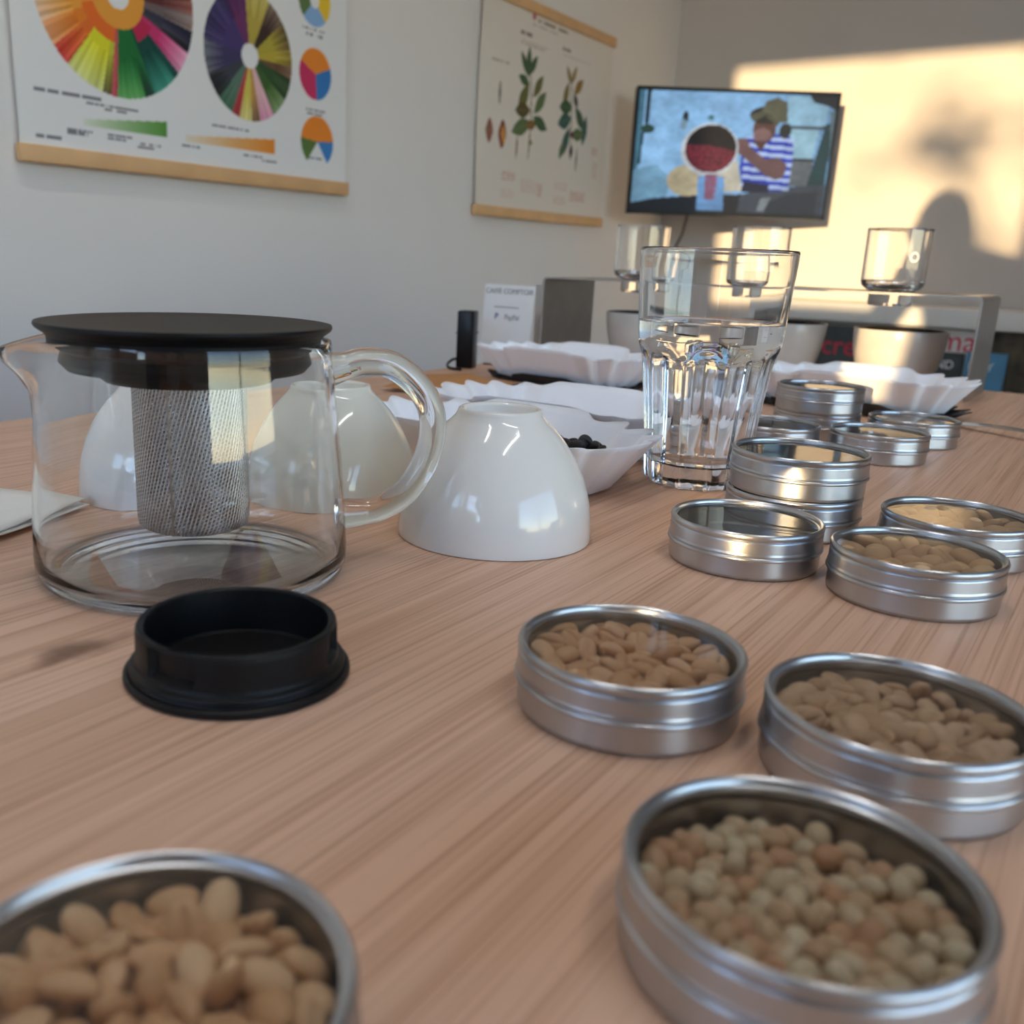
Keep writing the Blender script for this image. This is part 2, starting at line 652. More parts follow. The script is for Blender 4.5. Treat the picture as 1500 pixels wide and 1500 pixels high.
def wall_with_hole(name, horizontal, fixed, thick, a0, a1, h0, h1, ztop):
    """wall along x (horizontal) or y with one window opening a0..a1, h0..h1 (table-relative heights)"""
    parts = []
    lo, hi = (XL, XR) if horizontal else (YR, YB)

    def bx(u0, u1, w0, w1):
        if horizontal:
            return box(u0, u1, fixed, fixed + thick, w0, w1)
        return box(fixed, fixed + thick, u0, u1, w0, w1)
    parts = [bx(lo, a0, 0, ztop), bx(a1, hi, 0, ztop), bx(a0, a1, 0, zt(h0)), bx(a0, a1, zt(h1), ztop)]
    return struct(name, join(*parts), M_WALL)


W1 = (-0.405, 0.62, 0.30 - 0.045, 1.435)      # window in the wall behind the camera (low sun)
W2 = (-1.3, 1.6, -0.10, 1.45)        # large window in the wall to the right (sky light)
W3 = (-1.42, -0.62, 0.0, 1.392)       # second window in the wall behind the camera, shaded by the house added opposite


def rear_wall():
    y0, y1, zc = YR - 0.2, YR, zt(ZC)
    bs = [box(XL, W3[0], y0, y1, 0, zc), box(W3[1], W1[0], y0, y1, 0, zc), box(W1[1], XR, y0, y1, 0, zc)]
    for w_ in (W1, W3):
        bs += [box(w_[0], w_[1], y0, y1, 0, zt(w_[2])), box(w_[0], w_[1], y0, y1, zt(w_[3]), zc)]
    return struct("wall_rear", join(*bs), M_WALL)


rear_wall()
wall_with_hole("wall_right", False, XR, 0.2, *W2, zt(ZC))


def window_unit(name, horizontal, fixed, a0, a1, h0, h1, mull=()):
    root = bpy.data.objects.new(name, None)
    col.objects.link(root)
    root["kind"] = "structure"
    w = 0.045

    def bx(u0, u1, w0, w1, d0=-0.03, d1=0.03):
        if horizontal:
            return box(u0, u1, fixed + d0, fixed + d1, zt(w0), zt(w1))
        return box(fixed + d0, fixed + d1, u0, u1, zt(w0), zt(w1))
    fr = [bx(a0, a1, h0, h0 + w), bx(a0, a1, h1 - w, h1), bx(a0, a0 + w, h0, h1), bx(a1 - w, a1, h0, h1)]
    fr += [bx(q - w / 2, q + w / 2, h0, h1) for q in mull]
    f = mesh_obj("window_frame", *join(*fr), M_WHITE, root, smooth=False)
    g = mesh_obj("pane", *bx(a0 + w, a1 - w, h0 + w, h1 - w, -0.003, 0.003), M_PANE, root, smooth=False)
    return root


window_unit("window_1", True, YR - 0.15, *W1)
window_unit("window_3", True, YR - 0.15, *W3)
window_unit("window_2", False, XR + 0.15, *W2, mull=(0.15,))
struct("trim_1", box(W1[0] - 0.05, W1[1] + 0.05, YR - 0.01, YR + 0.24, zt(W1[2]) - 0.03, zt(W1[2]) - 0.002), M_WHITE)
gd = struct("ground", box(-40, 40, -60, YR - 0.25, -0.3, -0.2), M_GROUND)
gd2 = struct("pavement", box(XR + 0.25, 60, YR - 0.25, 40, -0.3, -0.2), M_GROUND)

# light portals in the window openings (they only guide the sky light in)
for nm_, loc, dr, sx, sy in (("portal_1", V((W1[0] + W1[1]) / 2, YR - 0.01, (W1[2] + W1[3]) / 2), (0, 1, 0), W1[1] - W1[0], W1[3] - W1[2]),
                             ("portal_3", V((W3[0] + W3[1]) / 2, YR - 0.01, (W3[2] + W3[3]) / 2), (0, 1, 0), W3[1] - W3[0], W3[3] - W3[2]),
                             ("portal_2", V(XR + 0.01, (W2[0] + W2[1]) / 2, (W2[2] + W2[3]) / 2), (-1, 0, 0), W2[1] - W2[0], W2[3] - W2[2])):
    ld = bpy.data.lights.new(nm_, 'AREA')
    ld.shape = 'RECTANGLE'
    ld.size, ld.size_y = sx, sy
    ld.cycles.is_portal = True
    lo = bpy.data.objects.new(nm_, ld)
    col.objects.link(lo)
    lo.location = loc
    lo.rotation_euler = Vector(dr).to_track_quat('-Z', 'Z').to_euler()

# two slim ceiling lights
for i, (x, lab) in enumerate(((-0.45, "slim white ceiling light strip nearer the poster wall"), (0.55, "slim white ceiling light strip nearer the window wall"))):
    t = thing("ceiling_light", lab, "lamp", V(x, 0.2, ZC), 0, "slim ceiling lights")
    mesh_obj("housing", *box(-0.03, 0.03, -0.6, 0.6, -0.05, 0, 0.004), M_WHITE, t)
    mesh_obj("diffuser", *box(-0.022, 0.022, -0.58, 0.58, -0.056, -0.0495), M_LAMP, t, smooth=False)

# ------------------------------------------------------------------ the table
TX0, TX1, TY0, TY1 = -0.655, 0.36, -0.32, 1.268
t = thing("table", "long light oak table filling the lower half of the picture", "table", (0, 0, 0))
mesh_obj("tabletop", *box(TX0, TX1, TY0, TY1, TZ - 0.032, TZ, 0.003), M_OAK, t)
for (x, y) in ((TX0 + 0.06, TY0 + 0.06), (TX1 - 0.06, TY0 + 0.06), (TX0 + 0.06, TY1 - 0.06), (TX1 - 0.06, TY1 - 0.06)):
    mesh_obj("leg", *box(x - 0.03, x + 0.03, y - 0.03, y + 0.03, 0, TZ - 0.032, 0.003), M_OAKD, t)
for (a, b_, c, d) in ((TX0 + 0.09, TX1 - 0.09, TY0 + 0.05, TY0 + 0.07), (TX0 + 0.09, TX1 - 0.09, TY1 - 0.07, TY1 - 0.05),
                      (TX0 + 0.05, TX0 + 0.07, TY0 + 0.09, TY1 - 0.09), (TX1 - 0.07, TX1 - 0.05, TY0 + 0.09, TY1 - 0.09)):
    mesh_obj("apron", *box(a, b_, c, d, TZ - 0.11, TZ - 0.032), M_OAKD, t, smooth=False)

# ------------------------------------------------------------------ tins
mm = 0.001
TH = 20.1 * mm
p_body = [(0, 0.0), (30.0, 0.0), (31.4, 0.5), (31.9, 1.6), (31.9, 8.6), (31.2, 9.0), (31.0, 15.0), (30.6, 15.0), (30.8, 9.0), (31.4, 8.0), (31.4, 1.9), (30.8, 1.0), (0, 0.8)]
p_lid = [(32.0, 8.7), (32.55, 8.45), (32.95, 8.9), (32.95, 9.6), (32.6, 10.1), (32.25, 10.25), (32.55, 10.7), (32.6, 11.2), (32.3, 11.7), (32.25, 16.2),
         (32.1, 16.7), (31.75, 17.0), (32.1, 17.5), (32.4, 18.1), (32.5, 18.9), (32.2, 19.7), (31.5, 20.1), (30.8, 19.8), (30.4, 19.1), (30.35, 18.4), (29.6, 18.1), (29.5, 17.7),
         (31.2, 17.0), (31.5, 16.0), (31.75, 11.0), (31.75, 9.0)]
SC = lambda pr: [(a * mm, b * mm) for a, b in pr]
_vb, _fb = lathe(support(SC(p_body)), 96)
_vl, _fl = lathe(support(SC(p_lid)), 96, closed=True)
_vw, _fw = lathe(SC([(30.3, 18.15), (0, 18.15)]), 96)
tin_proto = None


def make_tin(x, y, z, label, rotz=0.0):
    global tin_proto
    o = thing("storage_tin", label, "tin", V(x, y, z), rotz, "round window-lid tins")
    if tin_proto is None:
        a = mesh_obj("tin_base", _vb, _fb, M_TIN, o, sharp=40)
        b = mesh_obj("lid_ring", _vl, _fl, M_TIN, o, sharp=50)
        c = mesh_obj("lid_window", _vw, _fw, M_CLEAR, o)
        recalc(a), recalc(b)
        a["label"], b["label"], c["label"] = "plain steel tin base", "beaded steel lid rim", "clear lid window"
        tin_proto = (a, b, c)
    else:
        for q in tin_proto:
            k = q.copy()
            k.parent = o
            col.objects.link(k)
    return o


TINS = {
    "T1": (-0.1023, 0.0726, 0, "steel tin of pale gold coffee beans at the bottom edge beside bare table"),
    "T2": (-0.0314, 0.1646, 0, "steel tin of small round peaberries, the one nearest the lower corner"),
    "T3": (-0.0320, 0.2519, 0, "steel tin of olive-tan coffee beans cut by the picture edge above the peaberry tin"),
    "T4": (-0.1018, 0.2434, 0, "steel tin of tan coffee beans with white glare on its window, middle of table"),
    "T5": (-0.0557, 0.4116, 0, "steel tin of extra large coffee beans standing before a half hidden bean tin"),
    "T6": (-0.0523, 0.4891, 0, "steel tin half hidden behind the tin of extra large beans"),
    "T7": (-0.1248, 0.4127, 0, "empty steel tin with dark window in front of the two-tin stack"),
    "T8a": (-0.1255, 0.4854, 0, "lower steel tin of the stack beside the water glass"),
    "T8b": (-0.1250, 0.4854, TH, "upper steel tin of the stack beside the water glass"),
    "T9a": (-0.1945, 0.7880, 0, "lower steel tin of the far stack in front of the white paper tray"),
    "T9b": (-0.1938, 0.7855, TH, "upper steel tin of the far stack, shining warm in front of the paper tray"),
    "T10": (-0.2010, 0.6965, 0, "steel tin half hidden by the water glass below the far stack"),
    "T11": (-0.1345, 0.7200, 0, "steel tin in front of the far tin next to the spoon handle"),
    "T12": (-0.1280, 0.8080, 0, "farthest single steel tin, next to the spoon handle"),
}
for k, (x, y, z, lab) in TINS.items():
    make_tin(x, y, z, lab, random.random() * 6)


# ------------------------------------------------------------------ coffee beans
def bean_mesh(name, m, groove=0.30, flat=0.45, nu=44, nv=16, bend=0.0):
    """unit coffee bean: long axis x, domed side up (+z), flat side with centre crease down"""
    verts, faces = [], []
    for i in range(nv + 1):
        phi = PI * i / nv
        for k in range(nu):
            t = 2 * PI * k / nu
            x = -math.cos(phi)
            rr = math.sin(phi) ** 0.85
            y, z = rr * math.cos(t), rr * math.sin(t)
            if z < 0:
                z = z * flat
                z += groove * rr * math.exp(-((y - 0.12 * math.sin(x * 3)) / 0.13) ** 2) * (1 - x * x * 0.6)
            y += bend * x * x
            verts.append((x, y, z))
    for i in range(nv):
        for k in range(nu):
            j = (k + 1) % nu
            faces.append((i * nu + k, i * nu + j, (i + 1) * nu + j, (i + 1) * nu + k))
    me = bpy.data.meshes.new(name)
    me.from_pydata(verts, [], faces)
    me.polygons.foreach_set("use_smooth", [True] * len(me.polygons))
    me.update()
    me.materials.append(m)
    import bmesh
    bm = bmesh.new()
    bm.from_mesh(me)
    bmesh.ops.remove_doubles(bm, verts=bm.verts, dist=1e-5)
    bmesh.ops.recalc_face_normals(bm, faces=bm.faces)
    bm.to_mesh(me)
    bm.free()
    return me


def pack(n, Rmax, rad, seed):
    r = np.random.default_rng(seed)
    P = r.normal(size=(n, 2))
    P = P / np.linalg.norm(P, axis=1)[:, None] * np.sqrt(r.random((n, 1))) * (Rmax - rad)
    for it in range(160):
        D = P[:, None] - P[None]
        d = np.linalg.norm(D, axis=2) + 1e-9
        np.fill_diagonal(d, 9)
        push = np.clip(2 * rad - d, 0, None)
        P += (D / d[..., None] * push[..., None]).sum(1) * 0.25
        q = np.linalg.norm(P, axis=1)
        k = q > Rmax - rad
        P[k] *= ((Rmax - rad) / q[k])[:, None]
    return P


def fill_beans(name, label, group, tin, n, size, ztop, m, seed, peaberry=False, flat_up=0.4, jitter=0.8, lower=0.5, tilt=0.35, Rin=29.6):
    """n beans in the top layer as single things, the layer under them as one mass"""
    r = random.Random(seed)
    a, b, c = size
    cx, cy, cz, _ = TINS[tin] if isinstance(tin, str) else tin
    meshes = [bean_mesh(name, m, groove=(0.12 if peaberry else 0.46), flat=(0.9 if peaberry else 0.60), bend=bd) for bd in (-0.06, 0.0, 0.08)]

    def place(P, zbase):
        out = []
        for (x, y) in P:
            s = r.uniform(0.88, 1.14)
            up_ = r.random() < flat_up
            e = Matrix.Rotation(r.random() * 2 * PI, 4, 'Z') @ Matrix.Rotation(r.gauss(0, tilt), 4, 'Y') @ Matrix.Rotation((PI if up_ else 0) + r.gauss(0, tilt * 1.3), 4, 'X')
            S = Matrix.Diagonal((a * s * mm, b * s * r.uniform(0.92, 1.08) * mm, c * s * mm, 1))
            zz = zbase + r.uniform(-1, 1) * jitter
            out.append(Matrix.Translation(V(cx + x * mm, cy + y * mm, cz + zz * mm)) @ e @ S)
        return out
    rad = (a + b) / 2 * 0.93
    for mt in place(pack(n, Rin, rad, seed), ztop - c * 0.75):
        o = bpy.data.objects.new(name, r.choice(meshes))
        o.matrix_world = mt
        col.objects.link(o)
        tag(o, label, "coffee bean", group)
    # the beans underneath
    vf = []
    src = meshes[1]
    sv = [v.co.copy() for v in src.vertices]
    sf = [tuple(p.vertices) for p in src.polygons]
    for layer in range(3):
        zb = ztop - c * 0.75 - (layer + 1) * c * 1.25
        if zb < 1.5 + c * 0.6:
            break
        for mt in place(pack(int(n * 0.95), Rin, rad, seed + 50 + layer), zb):
            vf.append(([mt @ v for v in sv], sf))
    if vf:
        o = mesh_obj("coffee_beans", *join(*vf), m, sharp=180)
        tag(o, "lower layer of beans glimpsed under " + group, "coffee beans", None, "stuff")


fill_beans("coffee_bean", "tan coffee bean in the tin with white glare on its window", "beans in the glare tin", "T4", 52, (4.6, 3.6, 2.9), 15.8, B_T4, 11, flat_up=0.62)
fill_beans("coffee_bean", "olive-tan coffee bean in the tin cut by the picture edge", "beans in the edge tin", "T3", 74, (4.1, 3.0, 2.5), 14.2, B_T3, 23, flat_up=0.35, jitter=1.1)
fill_beans("peaberry_bean", "small round peaberry in the tin nearest the lower corner", "peaberries in the corner tin", "T2", 104, (3.1, 2.6, 2.5), 12.4, B_T2, 31, peaberry=True, jitter=1.3, tilt=0.6)
fill_beans("coffee_bean", "pale gold coffee bean in the tin at the bottom edge", "beans in the bottom edge tin", "T1", 54, (4.7, 3.3, 2.7), 14.8, B_T1, 47, flat_up=0.45, jitter=1.5, tilt=0.5)
fill_beans("coffee_bean", "extra large coffee bean in the tin before the half hidden tin", "beans in the large bean tin", "T5", 25, (6.6, 5.0, 3.8), 16.6, B_T5, 59, flat_up=0.2, jitter=0.5)
fill_beans("coffee_bean", "tan coffee bean in the half hidden tin behind the large beans", "beans in the half hidden tin", "T6", 30, (6.0, 4.6, 3.5), 16.2, B_T5, 61, flat_up=0.2, jitter=0.5)

# ------------------------------------------------------------------ glass teapot
tp = thing("glass_teapot", "clear glass teapot with black lid and steel mesh strainer", "teapot", V(-0.2948, 0.2476, 0), math.atan2(0.2476, -0.2948) - PI / 2)
# local +x points to the viewer's right, -x is the spout
outer = [(0.0, 0.0012), (0.050, 0.0010), (0.0575, 0.0), (0.0600, 0.0016), (0.0611, 0.0050), (0.0612, 0.010), (0.0606, 0.022), (0.0597, 0.036), (0.0586, 0.050), (0.0574, 0.062),
         (0.0563, 0.072), (0.0555, 0.080), (0.0550, 0.086), (0.0549, 0.0905), (0.0546, 0.0918)]
inner = [(0.0534, 0.0918), (0.0530, 0.0905), (0.0532, 0.086), (0.0537, 0.080), (0.0545, 0.072), (0.0556, 0.062), (0.0568, 0.050), (0.0579, 0.036), (0.0588, 0.022), (0.0592, 0.011), (0.0586, 0.0065), (0.0565, 0.0042), (0.050, 0.0035), (0.0, 0.0036)]


def spout(tht, r, z):
    d = abs((tht - PI + PI) % (2 * PI) - PI)
    k = max(0.0, (z - 0.066) / 0.0258)
    s = k * k * (3 - 2 * min(k, 1.0)) if k < 1 else 1.0
    w = math.exp(-(d / 0.27) ** 2)
    rr = r + 0.0135 * s * w
    zz = z - 0.0045 * s * w * (1 if z > 0.085 else k)
    pinch = 1 - 0.10 * s * math.exp(-((d - 0.42) / 0.2) ** 2) * 0.3
    return rr * math.cos(tht) * 1.0, rr * math.sin(tht) * pinch, zz


o = mesh_obj("body", *lathe(outer + inner, 128, spout), M_GLASS_T, tp, sharp=60)
recalc(o)
o["label"] = "clear glass body with pouring lip"
hp = spline([(0.0548, 0, 0.0800), (0.0600, 0, 0.0812), (0.0680, 0, 0.0832), (0.0800, 0, 0.0818), (0.0905, 0, 0.0740), (0.0968, 0, 0.0640), (0.0978, 0, 0.0525), (0.0945, 0, 0.0405), (0.0870, 0, 0.0290), (0.0765, 0, 0.0222), (0.0680, 0, 0.0205), (0.0596, 0, 0.0200)], 8)
hr_ = [0.0056 if i > 10 and i < len(hp) - 10 else 0.0056 + 0.0012 * abs((10 - i) if i <= 10 else (i - len(hp) + 11)) / 10 for i in range(len(hp))]
o = mesh_obj("handle", *tube(hp, hr_, 20), M_GLASS_T, tp, sharp=60)
recalc(o)
o["label"] = "curved clear glass handle"
lid = [(0, 0.0970), (0.040, 0.0972), (0.0530, 0.0978), (0.0548, 0.0976), (0.0551, 0.0966), (0.0545, 0.0956), (0.0520, 0.0938), (0.0508, 0.0925), (0.0505, 0.0880), (0.0480, 0.0865), (0.0468, 0.0830), (0.0445, 0.0803), (0.0400, 0.0800), (0.0335, 0.0800), (0.0331, 0.0772), (0.0315, 0.0758), (0.0236, 0.0755), (0, 0.0755)]
o = mesh_obj("lid", *lathe(support(lid), 96), M_BLACK, tp, sharp=35)
recalc(o)
o["label"] = "flat black plastic lid with stepped collar"
# strainer: woven mesh cup
prof = [(0.0219, 0.0765), (0.0219, 0.022), (0.0213, 0.0192), (0.0196, 0.0180), (0.010, 0.0178), (0.0, 0.0178)]
v, f = lathe(prof, 96)
o = mesh_obj("strainer", v, f, M_MESH, tp, sharp=60)
o["label"] = "fine woven steel mesh strainer"
uvl = o.data.uv_layers.new(name="UVMap")
for poly in o.data.polygons:
    angs = [math.atan2(o.data.vertices[vi].co.y, o.data.vertices[vi].co.x) for vi in poly.vertices]
    for li, vi, a in zip(poly.loop_indices, poly.vertices, angs):
        if a - angs[0] > PI:
            a -= 2 * PI
        if angs[0] - a > PI:
            a += 2 * PI
        co = o.data.vertices[vi].co
        if co.z > 0.0195:
            uvl.data[li].uv = (a * 0.0219 * 100, co.z * 100)
        else:
            rr = math.hypot(co.x, co.y)
            uvl.data[li].uv = (a * 0.0219 * 100, (0.019 - (0.0219 - rr)) * 100)
o2 = mesh_obj("strainer_seam", *box(-0.0085, -0.0077, -0.0210, -0.0203, 0.0185, 0.0755), M_STEEL, o, smooth=False)

# ------------------------------------------------------------------ black ring (the strainer's loose holder)
rg = thing("strainer_cap", "open black plastic strainer cap lying upside down in front of the teapot", "cap", V(-0.2053, 0.1876, 0), 0.0)


def notched(tht, r, z):
    # bayonet recesses in the outer wall
    vd = math.atan2(-0.1876, 0.2053)
    a = (tht - vd + PI) % (2 * PI) - PI
    if r > 0.0285 and 0.0082 < z < 0.0156 and (-0.98 < a < -0.42 or 1.05 < a < 1.45):
        r -= 0.0022
    return r * math.cos(tht), r * math.sin(tht), z


rp = [(0, 0.0004), (0.030, 0.0), (0.0334, 0.0), (0.0342, 0.0010), (0.0341, 0.0022), (0.0333, 0.0028), (0.0322, 0.0028), (0.0318, 0.0035), (0.0325, 0.0042), (0.0322, 0.0050), (0.0308, 0.0056), (0.0303, 0.0066), (0.0302, 0.0088), (0.0302, 0.0092), (0.0301, 0.0148), (0.0301, 0.0152), (0.0299, 0.0166), (0.0294, 0.0171),
      (0.0280, 0.0171), (0.0275, 0.0166), (0.0270, 0.0030), (0.0264, 0.0022), (0, 0.0020)]
o = mesh_obj("cap_wall", *lathe(support(rp), 180, notched), M_BLACK, rg, sharp=30)
recalc(o)

# ------------------------------------------------------------------ porcelain bowls turned over
bo = [(0.0453, 0.0004), (0.0455, 0.0020), (0.0452, 0.0060), (0.0446, 0.0120), (0.0437, 0.0180), (0.0421, 0.0240), (0.0398, 0.0300), (0.0368, 0.0360), (0.0334, 0.0415), (0.0296, 0.0465), (0.0254, 0.0512), (0.0222, 0.0540), (0.0203, 0.0560), (0.0193, 0.0580), (0.0189, 0.0592), (0.0180, 0.0597), (0.0168, 0.0594), (0.0160, 0.0580), (0.0154, 0.0555), (0.0140, 0.0540), (0.0, 0.0535)]
bi = [(0.0, 0.0495), (0.015, 0.0490), (0.0225, 0.0470), (0.0280, 0.0425), (0.0335, 0.0360), (0.0375, 0.0280), (0.0402, 0.0200), (0.0418, 0.0100), (0.0428, 0.0020), (0.0436, 0.0002)]
for (x, y, m, lab) in ((-0.2305, 0.3730, M_CHINA, "white porcelain bowl turned upside down just beside the teapot handle"),
                       (-0.4020, 0.3165, M_CHINA, "white porcelain bowl turned upside down, seen bluish through the teapot near its spout"),
                       (-0.3341, 0.3755, M_CREAM, "creamy porcelain bowl turned upside down behind the teapot handle")):
    q = mesh_obj("porcelain_bowl", *lathe(bo + bi, 96, closed=True), m, None, V(x, y, 0), sharp=50)
    recalc(q)
    tag(q, lab, "bowl", "upturned porcelain bowls")

# ------------------------------------------------------------------ water glass
gl = thing("water_glass", "faceted clear tumbler half full of water standing among the tins", "glass", V(-0.2020, 0.5524, 0), 0.35)
NF = 10


def facet(tht, r, z):
    """polygonal sides below the shoulder, scalloped where the facets run out"""
    a = (tht % (2 * PI / NF)) - PI / NF
    poly = math.cos(PI / NF) / math.cos(a)
    zs = 0.0800 + 0.006 * math.cos(a / (PI / NF) * PI / 2) - 0.004
    w = min(1.0, max(0.0, (zs - z) / 0.006))
    w = w * w * (3 - 2 * w)
    flute = 1 - 0.030 * math.cos(a / (PI / NF) * PI / 2) ** 2
    k = (1 - w) + w * poly * flute
    return r * k * math.cos(tht), r * k * math.sin(tht), z


go = [(0, 0.0012), (0.022, 0.0010), (0.0272, 0.0), (0.0290, 0.0012), (0.0297, 0.0040), (0.0302, 0.0090), (0.0308, 0.0160), (0.0316, 0.0240), (0.0325, 0.0330), (0.0335, 0.0430), (0.0347, 0.0530), (0.0358, 0.0620), (0.0366, 0.0690), (0.0372, 0.0720), (0.0377, 0.0745), (0.0384, 0.0768), (0.0392, 0.0792), (0.0399, 0.0815), (0.0404, 0.0840), (0.0408, 0.0880), (0.0411, 0.0930), (0.0417, 0.1020), (0.0424, 0.1130), (0.0430, 0.1230), (0.0435, 0.1320), (0.0435, 0.1336), (0.0430, 0.1344)]
gi_w = [(0.0409, 0.0945), (0.0395, 0.0900), (0.0380, 0.0840), (0.0362, 0.0780), (0.0345, 0.0720), (0.0335, 0.0650), (0.0325, 0.0560), (0.0314, 0.0460), (0.0303, 0.0360), (0.0292, 0.0260), (0.0282, 0.0180), (0.0268, 0.0140), (0.0230, 0.0125), (0.0, 0.0120)]
gi = [(0.0422, 0.1344), (0.0417, 0.1336), (0.0415, 0.1230), (0.0409, 0.1130), (0.0402, 0.1020)]
gi_full = gi + [(0.0396, 0.0945)] + [(r - 0.0008 if i else r, z) for i, (r, z) in enumerate([(0.0394, 0.0900), (0.0384, 0.0840), (0.0368, 0.0780), (0.0352, 0.0720), (0.0341, 0.0650), (0.0331, 0.0560), (0.0320, 0.0460), (0.0309, 0.0360), (0.0298, 0.0260), (0.0288, 0.0180), (0.0274, 0.0140), (0.0236, 0.0125)])] + [(0.0, 0.0120)]


def facet_out(tht, r, z):
    return facet(tht, r, z)


def sub(pr, step=0.0025):
    out = [pr[0]]
    for (r0, z0), (r1, z1) in zip(pr[:-1], pr[1:]):
        n = max(1, int(abs(z1 - z0) / step))
        for k in range(1, n + 1):
            out.append((r0 + (r1 - r0) * k / n, z0 + (z1 - z0) * k / n))
    return out


vo, fo = lathe(sub(go), 160, facet)
vi, fi = lathe(support(gi_full[:3]) + gi_full[3:], 160)
# bridge the rim: outer last ring (160) to inner first ring
n0 = len(vo)
V_ = vo + vi
F_ = list(fo) + [tuple(i + n0 for i in p) for p in fi]
F_ += [(n0 - 160 + k, n0 - 160 + (k + 1) % 160, n0 + (k + 1) % 160, n0 + k) for k in range(160)]
o = mesh_obj("tumbler", V_, F_, M_GLASS, gl, sharp=40)
recalc(o)
o["label"] = "clear tumbler with faceted lower half"
wz = 0.0945
wprof = [(0.0, wz - 0.0004), (0.030, wz - 0.0004), (0.0375, wz - 0.0002), (0.0397, wz + 0.0006)] + [(r + 0.00015, z) for r, z in gi_full[6:-1]] + [(0, 0.01185)]
o = mesh_obj("water", *lathe(wprof, 128), M_WATER, gl, sharp=60)
recalc(o)

# ------------------------------------------------------------------ fluted paper trays
def tray_vf(Lt=0.20, Wt=0.112, Lb=0.155, Wb=0.066, H=0.036, th=0.0007, ph=0.0, nf=9):
    n = 240
    nz = 8

    def outline(L, W, t, e):
        c, s = math.cos(t), math.sin(t)
        return (L / 2 * math.copysign(abs(c) ** (2 / e), c), W / 2 * math.copysign(abs(s) ** (2 / e), s))
    rings = []
    for i in range(nz + 1):
        q = i / nz
        ring = []
        for k in range(n):
            t = 2 * PI * k / n
            xb, yb = outline(Lb, Wb, t, 3.6)
            xt, yt = outline(Lt, Wt, t, 2.7)
            x, y = xb + (xt - xb) * q, yb + (yt - yb) * q
            end = min(1.0, max(0.0, (abs(x) / (Lt / 2) - 0.30) / 0.22))
            fl = math.cos(t * 2 * nf + ph)
            g = end * q ** 0.75 * 0.0044 * fl
            d = math.hypot(x, y)
            x += g * x / d * 1.0
            y += g * y / d * 1.6
            z = 0.0012 + (H - 0.0012) * q
            z -= q * q * end * (0.0045 - 0.0012 * fl)
            ring.append((x, y, z))
        rings.append(ring)
    verts, faces = [], []
    base = len(verts)
    for ring in rings:
        verts += ring
    for i in range(nz):
        for k in range(n):
            j = (k + 1) % n
            faces.append((i * n + k, i * n + j, (i + 1) * n + j, (i + 1) * n + k))
    faces.append(tuple(range(n)))
    return verts, faces


def make_tray(name, label, m, x, y, z, rotz, scale=1.0, group=None, **kw):
    v, f = tray_vf(**kw)
    v = [(a * scale, b * scale, c * (1 if scale == 1 else scale)) for a, b, c in v]
    o = mesh_obj(name, v, f, m, None, V(x, y, z), rotz, sharp=60)
    s = o.modifiers.new("thickness", 'SOLIDIFY')
    s.thickness = 0.0007
    s.offset = 0
    return tag(o, label, "paper tray", group)


make_tray("paper_tray", "fluted white paper tray holding dark beans, nearest the upturned bowl", M_PAPER, -0.307, 0.4860, 0.0, math.radians(-2), group="white paper trays")
make_tray("paper_tray", "fluted white paper tray in the middle of the row beside the water glass", M_PAPER, -0.322, 0.6050, 0.0, math.radians(2), group="white paper trays", ph=0.8)
make_tray("paper_tray", "fluted white paper tray on a black tray in front of the upright cards", M_PAPER, -0.492, 0.925, 0.0026, math.radians(-3), group="white paper trays", ph=1.7)
make_tray("paper_tray", "fluted white paper tray in front of the grey bowls, partly sunlit", M_PAPER, -0.209, 0.968, 0.0026, math.radians(1), group="white paper trays", ph=0.4)
make_tray("paper_tray", "black paper tray under the white tray in front of the upright cards", M_PAPERB, -0.492, 0.925, 0.0, math.radians(-3), group="black paper trays", ph=1.7, Lt=0.176, Wt=0.088, Lb=0.166, Wb=0.078, H=0.010)
make_tray("paper_tray", "black paper tray under the white tray before the grey bowls", M_PAPERB, -0.208, 0.966, 0.0, math.radians(1), group="black paper trays", ph=0.4, Lt=0.192, Wt=0.086, Lb=0.168, Wb=0.076, H=0.0125)

# dark roasted beans in the nearest tray
_r = random.Random(5)
_dm = [bean_mesh("roasted_bean", B_DARK, 0.32, 0.45)]
for k in range(46):
    a, q = _r.random() * 2 * PI, math.sqrt(_r.random())
    x, y = -0.254 + q * 0.026 * math.cos(a), 0.486 + q * 0.020 * math.sin(a)
    z = 0.013 + 0.015 * (1 - 0.5 * q * q) * _r.random() ** 0.3
    o = bpy.data.objects.new("roasted_bean", _dm[0])
    o.matrix_world = Matrix.Translation(V(x, y, z)) @ Matrix.Rotation(_r.random() * 6, 4, 'Z') @ Matrix.Rotation(_r.gauss(0, 0.5), 4, 'Y') @ Matrix.Rotation(_r.random() * 6, 4, 'X') @ Matrix.Diagonal((0.0055, 0.0042, 0.0033, 1))
    col.objects.link(o)
    tag(o, "dark roasted coffee bean heaped in the nearest white paper tray", "coffee bean", "roasted beans in the tray")

# ------------------------------------------------------------------ steel bridge with glass funnels over bowls
SX0, SX1, SY0, SY1, SZ = -0.634, -0.133, 1.114, 1.256, 0.1055
st = thing("steel_stand", "brushed steel bridge stand holding three small glasses above the bowls", "stand", V(0, 0, 0))


